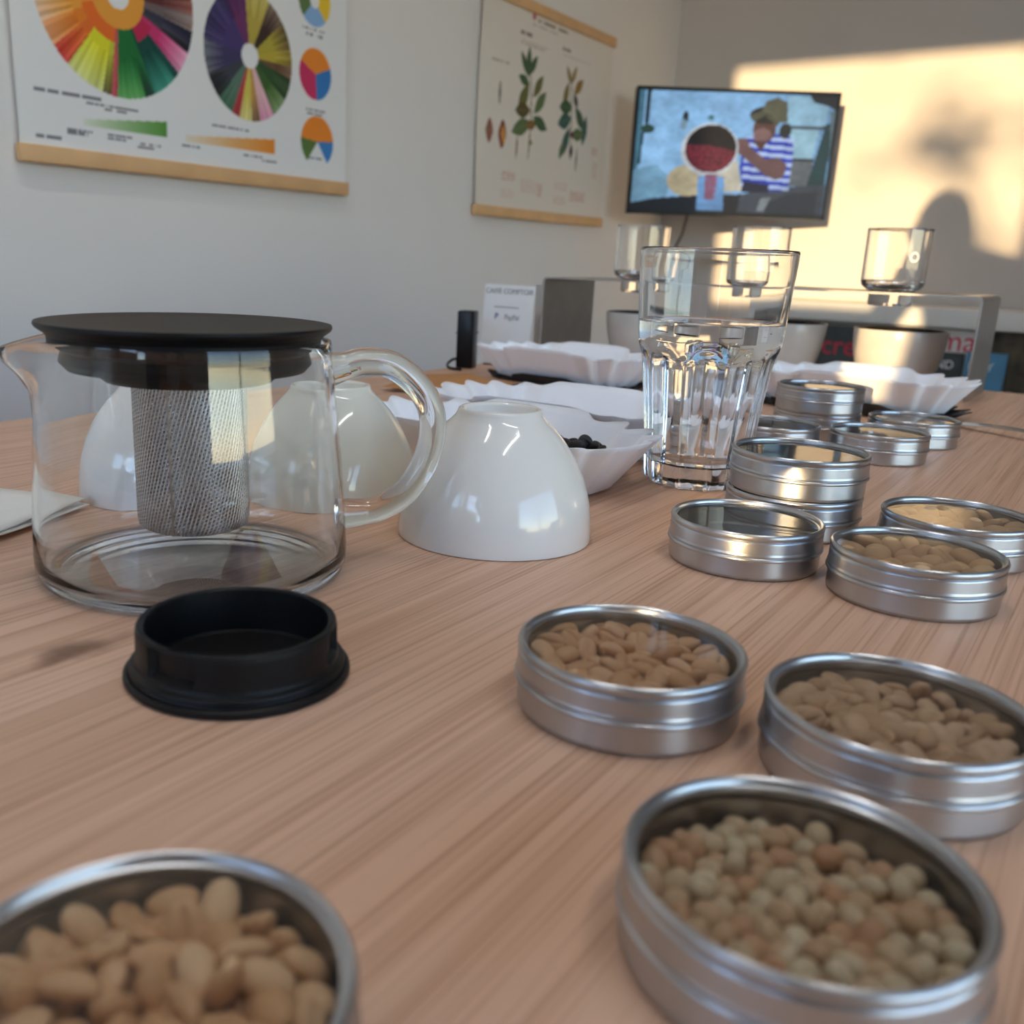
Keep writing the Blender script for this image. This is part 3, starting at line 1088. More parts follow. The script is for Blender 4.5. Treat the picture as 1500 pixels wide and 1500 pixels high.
def u_plate():
    th, r = 0.0020, 0.006
    prof = [(SX0, 0.0), (SX0, SZ - r)]
    prof += [(SX0 + r - r * math.cos(a), SZ - r + r * math.sin(a)) for a in np.linspace(0, PI / 2, 6)]
    prof += [(SX1 - r + r * math.sin(a), SZ - r + r * math.cos(a)) for a in np.linspace(0, PI / 2, 6)]
    prof += [(SX1, 0.0)]
    outer_ = prof
    n = len(prof)
    inn = []
    for i, (x, z) in enumerate(prof):
        a = prof[max(0, i - 1)]
        b = prof[min(n - 1, i + 1)]
        dx, dz = b[0] - a[0], b[1] - a[1]
        l = math.hypot(dx, dz)
        inn.append((x + dz / l * th, z - dx / l * th))
    verts, faces = [], []
    for (x, z) in outer_:
        verts += [(x, SY0, z), (x, SY1, z)]
    for (x, z) in inn:
        verts += [(x, SY0, z), (x, SY1, z)]
    o2 = 2 * n
    for i in range(n - 1):
        faces.append((2 * i, 2 * i + 1, 2 * i + 3, 2 * i + 2))
        faces.append((o2 + 2 * i, o2 + 2 * i + 2, o2 + 2 * i + 3, o2 + 2 * i + 1))
        faces.append((2 * i, 2 * i + 2, o2 + 2 * i + 2, o2 + 2 * i))
        faces.append((2 * i + 1, o2 + 2 * i + 1, o2 + 2 * i + 3, 2 * i + 3))
    faces.append((0, o2, o2 + 1, 1))
    faces.append((2 * n - 2, 2 * n - 1, o2 + 2 * n - 1, o2 + 2 * n - 2))
    return verts, faces


# drip glasses: x centre on the stand
DG = [(-0.534, "small clear glass at the wall end of the steel stand"), (-0.384, "small clear glass in the middle of the steel stand behind the tumbler"), (-0.2335, "small clear glass with round white mark at the near end of the steel stand")]
SYC = (SY0 + SY1) / 2
pl = mesh_obj("bent_plate", *u_plate(), M_STEEL, st, sharp=30)
recalc(pl)
import bmesh
for (x, _l) in DG:
    c = mesh_obj("cutter", *lathe([(0, SZ - 0.02), (0.0255, SZ - 0.02), (0.0255, SZ + 0.02), (0, SZ + 0.02)], 48), None, None, (x, SYC, 0))
    recalc(c)
    bo_ = pl.modifiers.new("hole", 'BOOLEAN')
    bo_.operation = 'DIFFERENCE'
    bo_.object = c
    bo_.solver = 'EXACT'
c_objs = [m_.object for m_ in pl.modifiers]
for c in c_objs:
    c.location.z = TZ
bpy.context.view_layer.update()
dg = bpy.context.evaluated_depsgraph_get()
nm = bpy.data.meshes.new_from_object(pl.evaluated_get(dg))
pl.modifiers.clear()
pl.data = nm
for c in c_objs:
    bpy.data.objects.remove(c)
fp = [(0.0, 0.0010), (0.0200, 0.0), (0.0222, 0.0010), (0.0226, 0.0040), (0.0228, 0.0130), (0.0235, 0.0165), (0.0280, 0.0185), (0.0315, 0.0215), (0.0328, 0.0260), (0.0330, 0.0400), (0.0333, 0.0800), (0.0331, 0.0814),
      (0.0320, 0.0814), (0.0316, 0.0800), (0.0312, 0.0400), (0.0308, 0.0270), (0.0290, 0.0235), (0.0240, 0.0215), (0.0, 0.0210)]
for i, (x, lab) in enumerate(DG):
    t = thing("drip_glass", lab, "glass", V(x, SYC, SZ - 0.0155), 0, "glasses in the steel stand")
    o = mesh_obj("glass_cup", *lathe(support(fp), 96), M_GLASS, t, sharp=45)
    recalc(o)
    # small etched round mark and lettering band on the wall towards the viewer
    ang = math.atan2(-SYC, -x) + 0.55
    vv, ff = [], []
    for k in range(24):
        a = 2 * PI * k / 24
        for rr in (0.0030, 0.0056):
            u_, w_ = rr * math.cos(a), rr * math.sin(a)
            th_ = ang + u_ / 0.0333
            vv.append((0.03345 * math.cos(th_), 0.03345 * math.sin(th_), 0.052 + w_))
    ff = [(2 * k, 2 * k + 1, 2 * ((k + 1) % 24) + 1, 2 * ((k + 1) % 24)) for k in range(24)]
    q = mesh_obj("round_mark", vv, ff, M_FROST, t)
    q["label"] = "etched white ring mark"

# grey bowls with black glaze below
sp_o = [(0, 0.0), (0.026, 0.0), (0.030, 0.0012), (0.0370, 0.0120), (0.0425, 0.0250), (0.0460, 0.0400), (0.0478, 0.0530), (0.0484, 0.0645), (0.0480, 0.0655)]
sp_i = [(0.0472, 0.0655), (0.0464, 0.0640), (0.0455, 0.0530), (0.0435, 0.0400), (0.0400, 0.0260), (0.0340, 0.0140), (0.025, 0.0070), (0, 0.0060)]
for (x, lab) in ((-0.522, "grey stoneware bowl with black inside under the glass at the wall end"), (-0.345, "grey stoneware bowl with black inside under the middle glass"), (-0.2165, "grey stoneware bowl with black inside under the glass with round mark")):
    t = thing("stoneware_bowl", lab, "bowl", V(x, SYC, 0), 0, "grey bowls under the stand")
    o = mesh_obj("bowl_outside", *lathe(sp_o + [(0.0472, 0.0655)], 72), M_STONE, t, sharp=50)
    o = mesh_obj("bowl_inside", *lathe(sp_i, 72), M_STONE_IN, t, sharp=50)
    o["label"] = "black glazed inside"

# ------------------------------------------------------------------ upright cards, black box, cable
def make_card(label, p0, p1, h, lean, letter):
    d = Vector((p1[0] - p0[0], p1[1] - p0[1], 0))
    w = d.length
    t = thing("card_sign", label, "sign", V(p0[0], p0[1], 0), math.atan2(d.y, d.x), "upright white cards")
    L_ = Matrix.Rotation(-lean, 4, 'X')
    piv = bpy.data.objects.new("card", None)
    v, f = box(0, w, -0.0004, 0.0004, 0.001, h)
    v = [L_ @ Vector(q) for q in v]
    c = mesh_obj("card", v, f, M_CARD, t, smooth=False)
    bpy.data.objects.remove(piv)
    v, f = join(box(0.012, w - 0.012, -0.006, 0.030, 0.0, 0.0022), box(0.012, w - 0.012, 0.0065, 0.0085, 0.002, 0.05))
    mesh_obj("card_foot", v, f, M_CLEAR, t, smooth=False)
    return t, c, w, h, L_


t, c, w, h, LM = make_card("white payment card sign with blue logo leaning in front of the poster wall", (-0.660, 1.010), (-0.588, 1.006), 0.096, 0.10, True)


def on_card(body, size, m, x, z, align='CENTER', name="lettering", sx=1.0):
    p = LM @ Vector((x, -0.0008, z))
    return text(body, size, m, c, p, (PI / 2 - 0.10, 0, 0), align, name, sx=sx)


on_card("CAFFÈ COMPTOIR", 0.0085, M_INKG, w / 2, 0.0855)
on_card("PayPal", 0.0085, M_INKG, w * 0.60, 0.0555)
on_card("P", 0.0105, M_BLUE, w * 0.285, 0.0550)
v, f = box(w * 0.22, w * 0.72, -0.0006, -0.0002, 0.0690, 0.0702)
mesh_obj("printed_rule", [LM @ Vector((a, b - 0.0004, z)) for a, b, z in v], f, M_INKG, c, smooth=False)
t, c, w, h, LM2 = make_card("white card sign mostly hidden behind the leg of the steel stand", (-0.664, 1.150), (-0.641, 1.235), 0.094, 0.02, False)
bx_ = thing("charger_box", "upright black plastic box with cable beside the payment card", "electronic device", V(-0.641, 0.955, 0), math.radians(20))
mesh_obj("case", *box(-0.010, 0.010, -0.012, 0.012, 0, 0.066, 0.002), M_BLACKG, bx_)
mesh_obj("ridge", *box(-0.0105, 0.0105, -0.0125, 0.0125, 0.040, 0.0415), M_BLACK, bx_, smooth=False)
cb = spline([(-0.010, 0, 0.010), (-0.016, -0.004, 0.0085), (-0.019, -0.014, 0.004), (-0.012, -0.030, 0.0018), (0.004, -0.040, 0.0018)], 6)
mesh_obj("cable", *tube(cb, 0.0016, 8), M_BLACKG, bx_)

# kraft pouch lying behind the trays
kp = thing("kraft_pouch", "flat brown kraft paper pouch lying between the trays and the table edge", "paper bag", V(-0.520, 0.768, 0), math.radians(8))
vv, ff = [], []
nx, ny = 14, 10
for s in (1, -1):
    for j in range(ny + 1):
        for i in range(nx + 1):
            u, w_ = i / nx, j / ny
            bul = (math.sin(PI * u) * math.sin(PI * w_)) ** 0.45 if 0 < u < 1 and 0 < w_ < 1 else 0
            zz = 0.009 + s * 0.0085 * bul + 0.0008 * math.sin(u * 17 + w_ * 9)
            vv.append(((u - 0.5) * 0.13, (w_ - 0.5) * 0.085, max(0.0003, zz * (0.4 + 0.6 * bul))))
N_ = (nx + 1) * (ny + 1)
for s in (0, 1):
    for j in range(ny):
        for i in range(nx):
            a = s * N_ + j * (nx + 1) + i
            q = (a, a + 1, a + nx + 2, a + nx + 1)
            ff.append(q if s == 0 else q[::-1])
mesh_obj("pouch", vv, ff, M_KRAFT, kp, sharp=70)
mesh_obj("tie", *tube(spline([(0.052, -0.036, 0.006), (0.058, -0.012, 0.0125), (0.060, 0.012, 0.0120), (0.054, 0.036, 0.006)], 6), 0.0012, 6), M_BLACK, kp)

# napkin at the left edge
def napkin_sheet(z0, seed, P):
    n = 18
    vv, ff = [], []
    rr_ = random.Random(seed)
    ph = [rr_.random() * 6 for _ in range(4)]
    a, b, d = [Vector((*q, 0)) for q in P]
    for j in range(n + 1):
        for i in range(n + 1):
            u, w_ = i / n, j / n
            p = a + (b - a) * u + (d - a) * w_
            z = z0 + 0.0010 * (1 + math.sin(u * 6 + ph[0]) * math.cos(w_ * 5 + ph[1])) + 0.0022 * math.exp(-((u + w_) / 0.35) ** 2) + 0.0016 * math.exp(-((w_ - 0.42 - 0.1 * u) / 0.06) ** 2)
            vv.append((p.x, p.y, z))
    for j in range(n):
        for i in range(n):
            q = j * (n + 1) + i
            ff.append((q, q + n + 1, q + n + 2, q + 1))
    return vv, ff


nk = thing("paper_napkin", "folded white paper napkin with its corner poking out behind the teapot", "napkin", V(-0.3975, 0.2670, 0))
for k, (z0, dx) in enumerate(((0.0004, 0.0), (0.0022, -0.0016))):
    o = mesh_obj("napkin_layer", *napkin_sheet(z0, k + 3, ((dx, dx), (-0.170 + dx, -0.030 + dx), (0.048 + dx, -0.155 + dx))), M_NAPKIN, nk, sharp=80)
    s = o.modifiers.new("thickness", 'SOLIDIFY')
    s.thickness = 0.0006

# spoon whose handle shows at the picture edge
sp = thing("cupping_spoon", "shiny steel spoon handle lying beside the farthest tin", "spoon", V(-0.117, 0.931, 0), math.atan2(0.8954 - 0.9274, 0.0598 * -1 + 0.1116))
vv, ff = [], []
hl = 0.115
for i in range(25):
    u = i / 24
    x = u * hl
    wd = 0.0075 - 0.0024 * math.sin(PI * min(1, u * 1.1)) if u < 0.9 else 0.0050
    z = 0.0030 + 0.0048 * math.sin(PI * u * 0.9)
    vv += [(x, -wd, z - 0.0010), (x, 0, z + 0.0010), (x, wd, z - 0.0010), (x, 0, z - 0.0020)]
for i in range(24):
    for k in range(4):
        j = (k + 1) % 4
        ff.append((i * 4 + k, i * 4 + j, (i + 1) * 4 + j, (i + 1) * 4 + k))
ff += [(0, 3, 2, 1), (96, 97, 98, 99)]
o = mesh_obj("spoon_handle", vv, ff, M_SPOON, sp, sharp=60)
recalc(o)
bowlv, bowlf = lathe([(0, 0.0012), (0.008, 0.0016), (0.014, 0.0042), (0.0178, 0.0082), (0.0182, 0.0088), (0.0176, 0.0088), (0.0136, 0.0052), (0.008, 0.0028), (0, 0.0024)], 40, lambda t_, r_, z_: (r_ * math.cos(t_) * 1.25 + hl + 0.020, r_ * math.sin(t_), z_))
bowlv = [(x + (hl + 0.020 if abs(x) < 1e-9 and abs(y) < 1e-9 else 0), y, z) for x, y, z in bowlv]
o = mesh_obj("spoon_bowl", bowlv, bowlf, M_SPOON, sp, sharp=60)
recalc(o)

# ------------------------------------------------------------------ posters on the left wall
def rgb(c):
    return np.array(c, float)


def dashes(C, X, Z, x0, x1, z, h, color, seed, dens=0.75, cell=0.004):
    """a line of unreadable small print: short word-like strokes"""
    r = np.random.default_rng(seed)
    k = np.floor((X - x0) / cell).astype(int)
    on = r.random(400) < dens
    m_ = (X >= x0) & (X <= x1) & (np.abs(Z - z) < h / 2)
    m_ &= on[np.clip(k, 0, 399)]
    C[m_] = C[m_] * 0.35 + rgb(color) * 0.65


def poster1(X, Z):
    # poster local x = Y - 0.926, z = height - 0.27
    Y, H = X + 0.926, Z + 0.27
    C = np.ones(X.shape + (3,)) * rgb((236, 236, 236))
    r = np.random.default_rng(4)

    def wheel(cx, cz, R, hole, sectors, rings):
        dx, dz = Y - cx, H - cz
        d = np.hypot(dx, dz)
        a = np.degrees(np.arctan2(dz, dx)) % 360
        for (a0, a1, cin, cout) in sectors:
            m_ = (a >= a0) & (a < a1) & (d < R) & (d > hole)
            q = np.clip((d - hole) / (R - hole), 0, 1)[..., None]
            f = np.where(q < 0.5, 0.0, (q - 0.5) * 2)
            step = np.floor(a / 2.6).astype(int)
            jit = (r.random(200)[step % 200] * 40 - 20)[..., None]
            cc = rgb(cin) * (1 - f) + rgb(cout) * f + jit * (q > 0.5)
            C[m_] = np.clip(cc[m_], 0, 255)
        for (r0, r1, a0, a1, c_) in rings:
            m_ = (d >= r0) & (d < r1) & (a >= a0) & (a < a1)
            C[m_] = rgb(c_)
    wheel(1.122, 0.520, 0.158, 0.03, [
        (0, 40, (90, 40, 40), (150, 90, 80)), (40, 90, (120, 60, 50), (180, 140, 110)), (90, 150, (200, 70, 50), (230, 150, 120)), (150, 180, (180, 60, 40), (130, 60, 50)),
        (180, 192, (150, 50, 45), (110, 60, 55)), (192, 205, (240, 160, 60), (240, 200, 170)), (205, 218, (235, 130, 40), (240, 170, 120)), (218, 230, (230, 110, 40), (215, 70, 60)),
        (230, 256, (225, 220, 40), (215, 220, 140)), (256, 262, (200, 200, 60), (110, 105, 60)), (262, 267, (200, 90, 90), (190, 80, 90)), (267, 288, (20, 110, 50), (110, 185, 105)),
        (288, 296, (20, 110, 50), (20, 60, 45)), (296, 316, (5, 70, 60), (70, 160, 140)), (316, 321, (5, 60, 60), (5, 70, 65)), (321, 336, (200, 50, 110), (235, 165, 195)), (336, 342, (60, 60, 70), (30, 30, 45)),
        (342, 350, (50, 50, 70), (35, 35, 60)), (350, 360, (110, 95, 95), (160, 140, 135))],
        [(0.0, 0.022, 0, 361, (236, 236, 236)), (0.022, 0.052, 0, 361, (236, 160, 60)), (0.052, 0.075, 200, 262, (235, 110, 35)), (0.052, 0.075, 300, 330, (190, 35, 80))])
    wheel(1.418, 0.477, 0.115, 0.022, [
        (0, 15, (190, 170, 60), (150, 130, 60)), (15, 40, (180, 165, 60), (110, 90, 60)), (40, 62, (60, 40, 35), (130, 110, 95)), (62, 96, (185, 165, 70), (205, 190, 110)), (96, 125, (110, 50, 100), (90, 50, 100)),
        (125, 175, (70, 55, 110), (60, 55, 95)), (175, 205, (60, 55, 95), (110, 115, 120)), (205, 226, (60, 65, 75), (25, 28, 30)), (226, 246, (90, 120, 105), (70, 110, 85)), (246, 256, (190, 60, 70), (170, 60, 65)),
        (256, 272, (215, 200, 90), (225, 215, 140)), (272, 284, (200, 150, 80), (130, 100, 80)), (284, 304, (235, 190, 195), (230, 160, 190)), (304, 326, (60, 95, 40), (130, 155, 110)), (326, 348, (45, 80, 40), (55, 75, 45)), (348, 360, (110, 80, 60), (150, 120, 100))],
        [(0, 0.022, 0, 361, (236, 236, 236))])

    def pie(cx, cz, R, secs):
        dx, dz = Y - cx, H - cz
        d = np.hypot(dx, dz)
        a = np.degrees(np.arctan2(dz, dx)) % 360
        for (a0, a1, c_) in secs:
            C[(d < R) & (((a - a0) % 360) < (a1 - a0))] = rgb(c_)
    pie(1.601, 0.610, 0.048, [(60, 120, (240, 180, 60)), (120, 225, (95, 120, 70)), (225, 315, (140, 180, 225)), (315, 420, (240, 200, 50))])
    C[np.hypot(Y - 1.601, H - 0.610) < 0.014] = rgb((236, 236, 236))
    pie(1.604, 0.474, 0.049, [(20, 155, (240, 140, 45)), (155, 275, (205, 50, 100)), (275, 380, (50, 125, 195))])
    pie(1.611, 0.345, 0.050, [(5, 175, (240, 140, 45)), (175, 232, (90, 120, 60)), (308, 365, (60, 130, 200))])
    # wedge diagrams
    for (x0, x1, zl, zh, c0, c1) in ((1.043, 1.216, 0.311, 0.336, (225, 232, 215), (85, 150, 60)), (1.258, 1.485, 0.309, 0.336, (235, 225, 205), (235, 140, 40))):
        u = np.clip((Y - x0) / (x1 - x0), 0, 1)
        top = zl + (zh - zl) * (0.35 + 0.65 * u)
        m_ = (Y > x0) & (Y < x1) & (H > zl) & (H < top)
        cc = rgb(c0) * (1 - u[..., None]) + rgb(c1) * u[..., None]
        C[m_] = cc[m_]
    for i, (x0, x1, z_) in enumerate(((0.956, 1.080, 0.354), (1.05, 1.155, 0.346), (1.085, 1.130, 0.340), (0.955, 1.0, 0.285), (1.012, 1.06, 0.301), (1.012, 1.05, 0.296), (1.09, 1.14, 0.300), (1.09, 1.13, 0.295), (1.15, 1.20, 0.293), (1.15, 1.19, 0.288), (1.32, 1.415, 0.343), (1.245, 1.29, 0.300), (1.40, 1.45, 0.299), (1.45, 1.49, 0.294), (1.565, 1.63, 0.556), (1.575, 1.625, 0.546), (1.575, 1.635, 0.405), (1.58, 1.625, 0.398), (1.585, 1.625, 0.312))):
        dashes(C, Y, H, x0, x1, z_, 0.004, (70, 70, 80), 20 + i, 0.8, 0.003)
    return C


def ell(C, Y, H, cx, cz, rx, rz, rot, color, edge=None):
    c_, s_ = math.cos(rot), math.sin(rot)
    dx, dz = Y - cx, H - cz
    u, w_ = (dx * c_ + dz * s_) / rx, (-dx * s_ + dz * c_) / rz
    m_ = np.abs(w_) < (1 - np.clip(np.abs(u), 0, 1) ** 1.8)
    m_ &= np.abs(u) < 1
    C[m_] = rgb(color)
    m2 = m_ & (np.abs(w_) < 0.08)
    C[m2] = rgb(color) * 0.75 + 40


def poster2(X, Z):
    Y, H = X + 2.222, Z + 0.262
    C = np.ones(X.shape + (3,)) * rgb((232, 224, 214))

    def stem(pts, c_):
        for (a, b) in zip(pts[:-1], pts[1:]):
            d = np.array(b) - np.array(a)
            t_ = np.clip(((Y - a[0]) * d[0] + (H - a[1]) * d[1]) / (d @ d), 0, 1)
            q = np.hypot(Y - a[0] - t_ * d[0], H - a[1] - t_ * d[1])
            C[q < 0.0025] = rgb(c_)
    stem([(2.470, 0.40), (2.472, 0.50), (2.465, 0.58), (2.450, 0.64)], (110, 100, 60))
    stem([(2.712, 0.42), (2.706, 0.50), (2.695, 0.58), (2.690, 0.65)], (110, 100, 60))
    G1, G2, G3, G4 = (64, 92, 56), (104, 104, 48), (96, 116, 70), (60, 96, 84)
    for (x, z, rx, rz, ro, c_) in ((2.447, 0.640, 0.040, 0.013, 1.5, G1), (2.428, 0.632, 0.036, 0.012, 2.2, G1), (2.470, 0.634, 0.036, 0.012, 0.9, G1), (2.427, 0.592, 0.030, 0.013, 2.9, G1), (2.502, 0.586, 0.040, 0.015, 0.9, G2),
                                   (2.428, 0.548, 0.046, 0.019, 1.0, G2), (2.427, 0.517, 0.040, 0.020, 0.1, (92, 82, 40)), (2.516, 0.547, 0.044, 0.017, 0.8, G3), (2.424, 0.474, 0.052, 0.021, 0.35, G3), (2.474, 0.485, 0.030, 0.013, 0.2, (130, 100, 50)), (2.522, 0.494, 0.042, 0.017, -0.3, G1), (2.476, 0.440, 0.012, 0.008, 0, (140, 130, 80)),
                                   (2.674, 0.642, 0.028, 0.009, 2.1, (140, 120, 60)), (2.707, 0.648, 0.028, 0.009, 1.1, (150, 125, 60)), (2.737, 0.619, 0.036, 0.015, 0.7, (150, 115, 50)), (2.662, 0.589, 0.038, 0.014, 1.2, (130, 115, 55)), (2.723, 0.580, 0.022, 0.012, 2.2, (70, 60, 50)), (2.665, 0.556, 0.040, 0.020, 0.1, G1), (2.662, 0.518, 0.042, 0.022, 0.3, G4),
                                   (2.756, 0.534, 0.044, 0.018, -0.7, G1), (2.790, 0.506, 0.044, 0.018, 1.4, G4), (2.747, 0.490, 0.040, 0.018, 0.1, G3), (2.675, 0.462, 0.050, 0.018, 1.1, G4), (2.654, 0.437, 0.026, 0.012, 1.2, G3), (2.712, 0.486, 0.014, 0.010, 0, (110, 40, 40)), (2.714, 0.440, 0.012, 0.018, 0, (45, 25, 25)),
                                   (2.273, 0.449, 0.017, 0.030, 0, (150, 95, 75)), (2.333, 0.446, 0.020, 0.036, 0, (130, 50, 40)), (2.338, 0.444, 0.012, 0.024, 0.2, (215, 150, 70)), (2.312, 0.545, 0.006, 0.030, 0, (130, 125, 110)), (2.407, 0.421, 0.005, 0.030, 0, (130, 95, 85)), (2.752, 0.420, 0.005, 0.034, 0, (110, 80, 75))):
        ell(C, Y, H, x, z, rx, rz, ro, c_)
    for i, (x0, x1, z_, h_, c_) in enumerate(((2.49, 2.66, 0.749, 0.010, (110, 90, 85)), (2.46, 2.60, 0.735, 0.004, (170, 155, 145)), (2.40, 2.46, 0.706, 0.010, (90, 80, 75)), (2.40, 2.545, 0.688, 0.004, (150, 140, 130)), (2.40, 2.53, 0.681, 0.004, (160, 150, 140)), (2.63, 2.68, 0.705, 0.010, (100, 90, 85)), (2.63, 2.80, 0.690, 0.004, (160, 150, 140)), (2.27, 2.35, 0.620, 0.006, (165, 160, 145)))):
        dashes(C, Y, H, x0, x1, z_, h_, c_, 60 + i, 0.85, 0.004)
    C[np.hypot(Y - 2.468, H - 0.755) < 0.009] = rgb((190, 90, 100))
    for i, (x0, x1, z0, z1) in enumerate(((2.34, 2.41, 0.335, 0.360), (2.34, 2.41, 0.290, 0.315), (2.44, 2.53, 0.310, 0.350), (2.53, 2.56, 0.305, 0.345), (2.63, 2.71, 0.330, 0.355), (2.63, 2.71, 0.290, 0.315), (2.73, 2.83, 0.305, 0.340), (2.85, 2.89, 0.445, 0.475), (2.86, 2.90, 0.38, 0.43))):
        for k in range(int((z1 - z0) / 0.006)):
            dashes(C, Y, H, x0, x1, z0 + k * 0.006, 0.003, (205, 150, 135), 90 + i * 9 + k, 0.8, 0.004)
    return C


def make_poster(label, y0, y1, z0, z1, fun, nx, ny, lean=0.004):
    t = thing("wall_poster", label, "poster", Vector((XL + 0.016, y0, z0 + TZ)), PI / 2, "hanging posters")
    o = raster("printed_sheet", y1 - y0, z1 - z0, nx, ny, fun, M_PRINT, t)
    # the sheet hangs with a slight wave
    for v in o.data.vertices:
        u = v.co.x / (y1 - y0)
        w_ = v.co.z / (z1 - z0)
        v.co.y = -0.004 * math.sin(PI * u) * math.sin(PI * w_) * 1.5 + (0.007 * math.exp(-u / 0.05) * math.sin(PI * w_) if lean > 0.004 else 0)
    s = o.modifiers.new("thickness", 'SOLIDIFY')
    s.thickness = 0.0004
    for zz in (-0.026, z1 - z0):
        mesh_obj("wooden_rail", *box(-0.004, y1 - y0 + 0.004, -0.008, 0.008, zz, zz + 0.027, 0.002), M_RAIL, t)
    return t


make_poster("white poster with two colour flavour wheels, pies and wedge diagrams, wooden rails", 0.926, 1.702, 0.274, 1.02, poster1, 420, 400)
make_poster("poster with two drawn coffee branches and wooden rails, near the screen", 2.222, 2.950, 0.262, 0.762, poster2, 360, 250, 0.006)

# ------------------------------------------------------------------ wall screen
TVW, TVH = 0.628, 0.372


def screen(X, Z):
    u, v = X / (TVW - 0.02), 1 - Z / (TVH - 0.022)
    x, y = 200 + u * 1130, 140 + v * 690
    C = np.ones(X.shape + (3,)) * rgb((158, 198, 232))
    r = np.random.default_rng(8)
    C += ((u - 0.3) * -30)[..., None]

    def put(m_, c_, a=1.0):
        C[m_] = C[m_] * (1 - a) + rgb(c_) * a

    def poly(pts, c_):
        inside = np.zeros(x.shape, bool)
        n = len(pts)
        for i in range(n):
            (x1, y1), (x2, y2) = pts[i], pts[(i + 1) % n]
            if y1 == y2:
                continue
            k = ((y1 > y) != (y2 > y)) & (x < (x2 - x1) * (y - y1) / (y2 - y1) + x1)
            inside ^= k
        put(inside, c_)
        return inside

    def oval(cx, cy, a, b, c_):
        m_ = ((x - cx) / a) ** 2 + ((y - cy) / b) ** 2 < 1
        put(m_, c_)
        return m_
    poly([(200, 140), (232, 140), (225, 560), (200, 700)], (95, 140, 160))
    poly([(245, 140), (268, 140), (262, 330), (245, 330)], (45, 60, 70))
    oval(262, 360, 40, 26, (60, 90, 80))
    poly([(225, 380), (242, 380), (236, 560), (222, 560)], (45, 75, 85))
    oval(475, 285, 18, 32, (60, 62, 66))
    oval(470, 330, 18, 30, (150, 175, 190))
    oval(622, 285, 18, 16, (90, 130, 140))
    poly([(200, 600), (330, 560), (420, 640), (400, 780), (200, 790)], (140, 180, 205))
    # right side: window, post
    poly([(1050, 150), (1290, 150), (1280, 318), (1050, 318)], (168, 205, 226))
    poly([(1050, 318), (1285, 312), (1285, 330), (1050, 332)], (85, 95, 110))
    poly([(1080, 332), (1250, 330), (1230, 500), (1090, 500)], (170, 205, 220))
    poly([(1110, 500), (1240, 500), (1225, 660), (1110, 660)], (120, 125, 130))
    poly([(1100, 500), (1240, 498), (1240, 514), (1100, 516)], (50, 55, 65))
    poly([(1285, 300), (1330, 300), (1320, 670), (1215, 670)], (22, 78, 84))
    poly([(1170, 140), (1340, 140), (1340, 230), (1290, 200), (1200, 180)], (35, 45, 60))
    poly([(1300, 230), (1340, 220), (1330, 480)], (120, 140, 150))
    # table at the bottom
    poly([(200, 790), (330, 760), (560, 735), (840, 720), (1330, 690), (1330, 840), (200, 840)], (26, 36, 52))
    poly([(840, 720), (1060, 670), (1330, 650), (1330, 830), (830, 830)], (84, 92, 106))
    poly([(980, 780), (1120, 705), (1290, 690), (1290, 830), (1000, 830)], (58, 66, 82))
    poly([(960, 740), (1020, 730), (985, 815), (945, 815)], (150, 160, 165))
    # basket body
    oval(520, 650, 120, 92, (196, 186, 160))
    poly([(650, 600), (800, 520), (845, 700), (670, 712)], (205, 200, 185))
    # person
    poly([(830, 400), (900, 380), (1010, 365), (1085, 372), (1118, 440), (1112, 690), (850, 705), (815, 560)], (40, 72, 190))
    body = np.zeros(x.shape, bool)
    for k in range(7):
        y0 = 392 + k * 46
        m_ = (np.abs(y - y0 - (x - 960) * 0.06) < 11) & (x > 835) & (x < 1116) & (y > 385) & (y < 695)
        put(m_, (190, 208, 240))
    poly([(850, 640), (1000, 660), (1000, 705), (840, 705)], (28, 34, 70))
    oval(1055, 345, 34, 44, (50, 55, 52))
    oval(935, 335, 66, 84, (112, 80, 70))
    oval(925, 375, 52, 42, (150, 120, 118))
    poly([(870, 405), (960, 405), (930, 470)], (100, 68, 60))
    oval(935, 262, 92, 50, (46, 46, 38))
    poly([(905, 240), (930, 180), (990, 160), (1050, 185), (1062, 300), (1010, 300), (960, 262)], (112, 112, 92))
    poly([(845, 262), (905, 240), (1015, 300), (1010, 322), (930, 262), (868, 300)], (104, 104, 84))
    oval(812, 440, 48, 46, (136, 104, 104))
    poly([(800, 480), (860, 440), (960, 510), (1040, 500), (1090, 540), (1078, 612), (1030, 630), (960, 600)], (126, 96, 96))
    # basket mouth full of red cherries
    oval(632, 468, 166, 152, (206, 210, 214))
    oval(638, 462, 148, 138, (38, 22, 26))
    m_ = (((x - 638) / 146) ** 2 + ((y - 462) / 136) ** 2 < 1) & (y > 470 - 30 * np.cos((x - 560) / 130))
    n_ = r.random(x.shape)
    put(m_, (118, 32, 56))
    put(m_ & (n_ > 0.7), (158, 62, 84))
    put(m_ & (n_ < 0.15), (70, 18, 34))
    # bucket below
    poly([(580, 620), (735, 620), (745, 820), (590, 820)], (128, 172, 215))
    poly([(620, 610), (690, 610), (680, 760), (630, 760)], (140, 120, 150))
    put((np.abs(x - 660) < 34) & (np.abs(y - 680) < 70) & (n_ > 0.6), (170, 90, 110))
    tex = np.zeros(x.shape)
